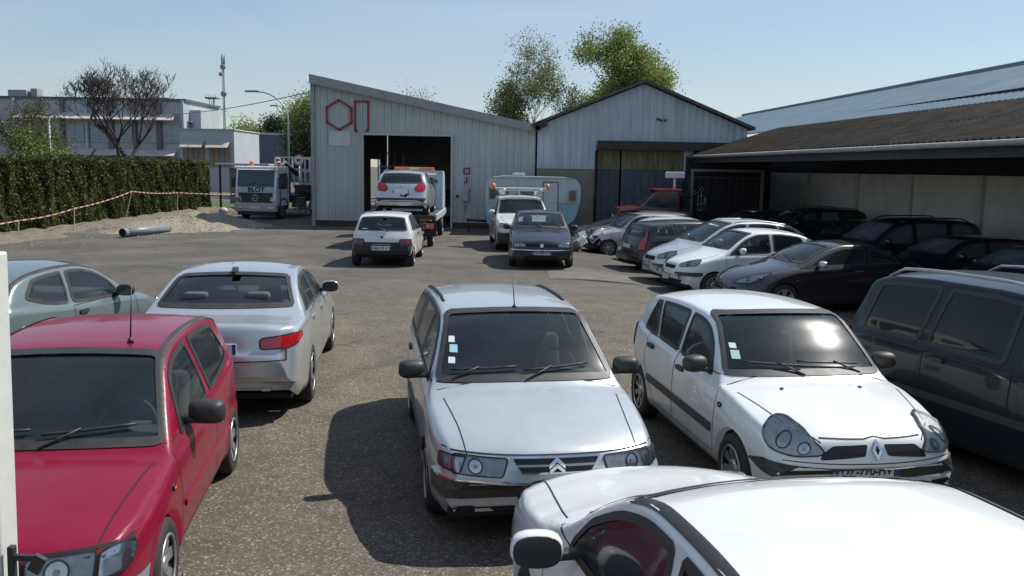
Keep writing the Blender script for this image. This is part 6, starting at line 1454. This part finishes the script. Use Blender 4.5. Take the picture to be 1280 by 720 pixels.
# ---- lorry with name board
TW_=mat('lorry_white',(.86,.87,.88),.35,coat=.4,noise=.15,nscale=4); TB=mat('lorry_grille_dark',(.03,.032,.035),.5); TG=mat('lorry_glass',(.02,.028,.035),.06,spec=.9)
lo=empty('lorry',(-11.62,45.25,0),R(-100),'white cab lorry lettered BLOT with two orange beacons by the workshop corner','lorry')
b=B(); b.prism([(1.75,.62),(3.16,.62),(3.22,.9),(3.22,1.42),(3.07,2.30),(2.92,2.47),(1.85,2.50),(1.75,2.4)],'y',-1.04,1.04,bev=.05); b.build('cab',TW_,lo,smooth=False)
b=B(); b.prism([(3.205,1.54),(3.228,1.54),(3.085,2.32),(3.06,2.32)],'y',-.92,.92,bev=.006); ws2=b.build('windshield',TG,lo)
b=B(); 
for y0,y1 in ((.1,.8),(-.7,0)): b.tube([(3.25,y0,1.55),(3.20,y1,1.70)],.014,5)
b.build('wiper',GAP,lo)
b=B(); b.box((3.20,0,2.42),(.22,2.0,.11),bev=.03); b.build('sun_visor',TW_,lo)
b=B(); b.box((3.235,0,1.02),(.04,1.72,.46),bev=.01); b.build('grille',TB,lo); b=B()
for z in (.86,.98,1.10): b.box((3.262,0,z),(.02,1.66,.035))
b.build('grille_bar',mat('grille_bar_grey',(.09,.095,.10),.4,.3),lo)
b=B(); b.tube([(3.285,.15*math.cos(a),1.02+.15*math.sin(a)) for a in np.linspace(0,2*math.pi,25)],.014,6,caps=False)
for a in (90,210,330): b.tube([(3.285,0,1.02),(3.285,.15*math.cos(R(a)),1.02+.15*math.sin(R(a)))],.012,5)
b.build('star_emblem',CHR,lo)
b=B(); b.box((3.20,0,.55),(.22,2.12,.36),bev=.04); b.build('bumper',mat('lorry_bumper',(.42,.43,.44),.5),lo)
b=B(); b.box((3.16,0,.30),(.16,1.9,.22),bev=.03); b.build('lower_apron',TB,lo)
b=B(); b.box((3.32,0,.56),(.012,.52,.11)); b.build('number_plate',WHP,lo)
for sd in (1,-1):
    b=B(); b.box((3.23,sd*.86,.93),(.06,.30,.24),bev=.03,rot=(0,0,sd*.1)); b.build('headlight',REFL,lo)
    b=B(); b.box((3.32,sd*.80,.55),(.03,.34,.13),bev=.02); b.build('fog_lamp',REFL,lo)
    b=B(); b.box((2.98,sd*1.22,1.72),(.16,.20,.46),bev=.04); b.box((3.0,sd*1.12,1.95),(.04,.2,.04)); b.build('side_mirror',BLK,lo,smooth=True)
    b=B(); b.prism([(2.0,1.45),(2.95,1.42),(2.86,2.15),(2.0,2.2)],'y',sd*1.042,sd*1.05); b.build('side_window',TG,lo)
    b=B(); b.box((2.8,sd*1.045,.92),(.05,.01,.9)); b.box((1.95,sd*1.045,1.3),(.02,.01,1.5)); b.build('door_gap',GAP,lo)
    for x in (2.45,-1.6): lathe_wheel(lo,x,sd*.88,.45,sd,GALV)
    b=B(); n_=12; b.prism([(2.45+.56*math.cos(t),.45+.56*math.sin(t)) for t in np.linspace(0,math.pi,n_)]+[(2.45-.50*math.cos(t),.45+.50*math.sin(t)) for t in np.linspace(0,math.pi,n_)],'y',sd*.72,sd*1.06); b.build('wheel_arch',TB,lo)
text('name_lettering','BLOT',.30,GAP,lo,Matrix.Translation((3.243,.04,1.39))@Matrix.Rotation(R(90),4,'Z')@Matrix.Rotation(R(90),4,'X'),.010,1.15)
b=B(); b.box((3.225,0,1.39),(.03,1.86,.26),bev=.005); b.build('name_board',mat('lorry_silver_band',(.52,.54,.56),.4,.2),lo)
for y in (-.62,.72):
    b=B(); b.lathe([(.10,0),(.11,.03),(.10,.16),(.06,.24),(0,.25)],'z',(2.3,y,2.50),12,cap=(True,False)); b.build('beacon',mat('beacon_orange',(.70,.14,.03),.25,coat=1),lo)
b=B(); b.box((-.75,0,.80),(5.0,.8,.2)); b.box((-.9,0,1.02),(4.7,2.1,.16)); b.build('flatbed',DARKST,lo)
b=B(); b.box((1.45,0,1.7),(.12,1.9,1.3)); b.box((.6,-.2,1.75),(.5,.6,1.3),bev=.05); b.tube([(.6,-.2,2.3),(-.5,-.2,2.7),(-1.8,-.1,2.1)],.12,8); b.box((-2.2,.55,1.4),(.9,.8,.55),bev=.04); b.box((-1.0,.6,1.35),(.8,.7,.45),bev=.04); b.build('loader_crane',mat('crane_dark',(.07,.065,.06),.6,noise=.4,nscale=3),lo)
b=B(); b.box((.6,1.0,.75),(.8,.4,.5),bev=.03); b.box((-2.9,1.0,.85),(.5,.25,.3),bev=.02); b.build('tool_box',mat('tool_box_grey',(.16,.15,.14),.6),lo)
# ---- flatbed recovery lorry
fb=empty('recovery_flatbed',(-3.72,31.7,0),R(91),'white flatbed recovery lorry with orange light bar, rear towards us','recovery lorry')
b=B(); b.prism([(1.7,.7),(3.35,.7),(3.42,1.4),(3.15,2.35),(2.9,2.46),(1.85,2.46),(1.7,2.3)],'y',-1.08,1.08,bev=.06); b.build('cab',mat('flatbed_cab_white',(.58,.66,.68),.35,coat=.4,noise=.15,nscale=3),fb)
b=B(); b.prism(roundpoly([(-.80,1.55),(.80,1.55),(.74,2.2),(-.74,2.2)],.06),'x',1.66,1.70); b.build('rear_cab_window',TG,fb)
b=B(); b.prism([(1.55,1.0),(1.72,1.0),(1.72,2.40),(1.60,2.40)],'y',-1.10,-.86); b.prism([(1.55,1.0),(1.72,1.0),(1.72,2.40),(1.60,2.40)],'y',.86,1.10); b.box((1.63,0,2.42),(.14,2.2,.10)); b.build('headboard',mat('headboard_pale',(.50,.58,.60),.4),fb)
b=B(); b.box((2.1,0,2.53),(.30,1.5,.12),bev=.04); b.build('light_bar',mat('beacon_orange',(.70,.14,.03),.25,coat=1),fb)
b=B(); b.box((2.1,0,2.535),(.306,.34,.09)); b.build('light_bar_centre',mat('cream_lens',(.6,.55,.35),.3),fb)
b=B(); b.box((-.85,0,.98),(5.0,2.3,.10)); b.build('deck',mat('deck_plate',(.14,.14,.145),.5,.4,noise=.4,nscale=5),fb)
for sd in (1,-1):
    b=B(); b.box((-.85,sd*1.19,1.00),(5.0,.07,.20),bev=.015); b.build('side_rail',mat('rail_white',(.50,.52,.53),.45,.2,noise=.2,nscale=5),fb)
    b=B(); b.box((-3.36,sd*.92,.74),(.08,.44,.20),bev=.02,mi=0); b.box((-3.365,sd*.80,.74),(.085,.10,.17),mi=1); b.build('tail_light',[REDL,AMB],fb)
    for x in (-2.35,2.55): lathe_wheel(fb,x,sd*.95,.38,sd,GALV)
    b=B(); b.box((-2.35,sd*.98,.86),(1.0,.40,.05)); b.box((-2.9,sd*.98,.62),(.05,.40,.5)); b.build('mudguard',DARKST,fb)
b=B(); b.box((-3.38,0,1.0),(.10,2.3,.16),mi=0); b.box((-3.3,0,.66),(.12,1.3,.10)); b.box((-.5,0,.72),(5.4,.75,.26)); b.tube([(-3.4,-.5,.85),(-3.9,-.5,.45)],.05); b.tube([(-3.4,.5,.85),(-3.9,.5,.45)],.05); b.tube([(-3.9,-.75,.45),(-3.9,.75,.45)],.06); b.build('chassis',DARKST,fb)
b=B(); b.box((-3.435,.25,.60),(.01,.5,.11)); b.build('number_plate',WHP,fb)
for y in (-.9,.9): b=B(); b.box((-3.6,y,.93),(.5,.35,.05),rot=(0,.1,0)); b.build('ramp',mat('ramp_orange',(.40,.13,.04),.6,noise=.4,nscale=6),fb)
build_car(sp_207(),'loaded_car','silver hatchback with torn tailgate riding on the recovery flatbed',-3.63,30.35,91,z=1.03,res=.025)
# ---- red breakdown truck
rt=empty('breakdown_truck',(5.72,34.6,-.2),R(180),'dark red breakdown truck with raised white light board beside the container','truck')
RD=paint('dark_red_paint',(.10,.008,.008),dust=.06); RDL=paint('roof_red_paint',(.26,.035,.025),dust=.05)
b=B(); b.prism([(-1.0,.6),(1.75,.6),(1.8,1.15),(1.7,1.32),(.95,1.42),(.35,2.02),(.25,2.06),(-.55,2.06),(-.62,1.3),(-1.0,1.25)],'y',-.88,.88,bev=.05); b.build('body',RD,rt)
b=B(); b.prism([(1.0,1.44),(.90,1.455),(.38,2.0),(.46,1.98)],'y',-.74,.74); b.build('windshield',TG,rt)
b=B(); b.box((-.12,0,2.10),(1.05,1.72,.07),bev=.02); b.build('roof',RDL,rt); b=B(); b.box((1.33,0,1.385),(.78,1.55,.05),rot=(0,.10,0),bev=.015); b.build('bonnet',RDL,rt)
for sd in (1,-1):
    b=B(); b.prism([(.80,1.42),(-.5,1.42),(-.45,1.96),(.28,1.96)],'y',sd*.882,sd*.895); b.build('side_window',TG,rt)
    for x in (1.15,-.55): lathe_wheel(rt,x,sd*.76,.36,sd)
    b=B(); b.box((1.8,sd*.6,1.0),(.04,.28,.2),bev=.02); b.build('headlight',REFL,rt)
b=B(); b.box((1.86,0,.62),(.14,1.76,.28),bev=.03); b.build('bumper',BLK,rt)
b=B(); b.box((.9,.89,1.0),(.6,.012,.12)); b.build('side_stripe',WHP,rt)
b=B(); b.tube([(-.45,.3,2.06),(-.45,.3,2.55)],.05); b.build('mast',WFR,rt); b=B(); b.box((-.45,.3,2.66),(.72,.20,.24),bev=.03); b.box((-.15,.195,2.66),(.10,.012,.12),mi=1); b.build('light_board',[mat('board_white',(.62,.64,.66),.4),GAP],rt)
b=B(); b.tube([(-.85,0,1.2),(-.75,0,1.9),(-1.15,0,1.8)],.06); b.box((-.85,0,1.3),(.35,1.3,.1)); b.build('lifting_arm',DARKST,rt)
# ---------------------------------------------------------------- near white post, left edge
PWm=mat('post_white',(.62,.63,.58),.6,noise=.14,nscale=3,bump=.15,bscale=14)
wp=empty('white_post',(-1.50,2.14,0),0,'wide white painted gate post at the left edge, cut by frame','post')
b=B(); b.box((0,0,1.20),(.40,.08,2.40),bev=.006); b.build('post',PWm,wp)
b=B(); b.box((.222,-.03,1.625),(.016,.02,.085),bev=.003); b.box((.25,-.03,1.638),(.07,.012,.014)); b.box((.285,-.03,1.622),(.030,.014,.045),rot=(0,.5,0)); b.build('latch',BLK,wp)
wp.rotation_euler=(0,R(1.3),0)
# small litter of leaves and grit on the yard
n=700; V=[];F=[]
for i in range(n):
    x=rng.uniform(-9,6);y=rng.uniform(3.5,26)**1.0; z=gz(x,y)+.004; s=rng.uniform(.008,.022)
    o_=len(V); a=rng.uniform(0,6.28); 
    for k,(dx,dy,dz) in enumerate(((1,0,0),(-.4,.6,0),(-.6,-.5,0),(0,0,.7))): V.append((x+s*(dx*math.cos(a)-dy*math.sin(a)),y+s*(dx*math.sin(a)+dy*math.cos(a)),z+dz*s))
    F+= [(o_,o_+1,o_+3),(o_+1,o_+2,o_+3),(o_+2,o_,o_+3)]
tag(meshobj('grit',V,F,mat('grit_pale',(.30,.27,.22),.9,noise=.5,nscale=20)),'scattered loose grit and pebbles on the yard surface','grit',kind='stuff')
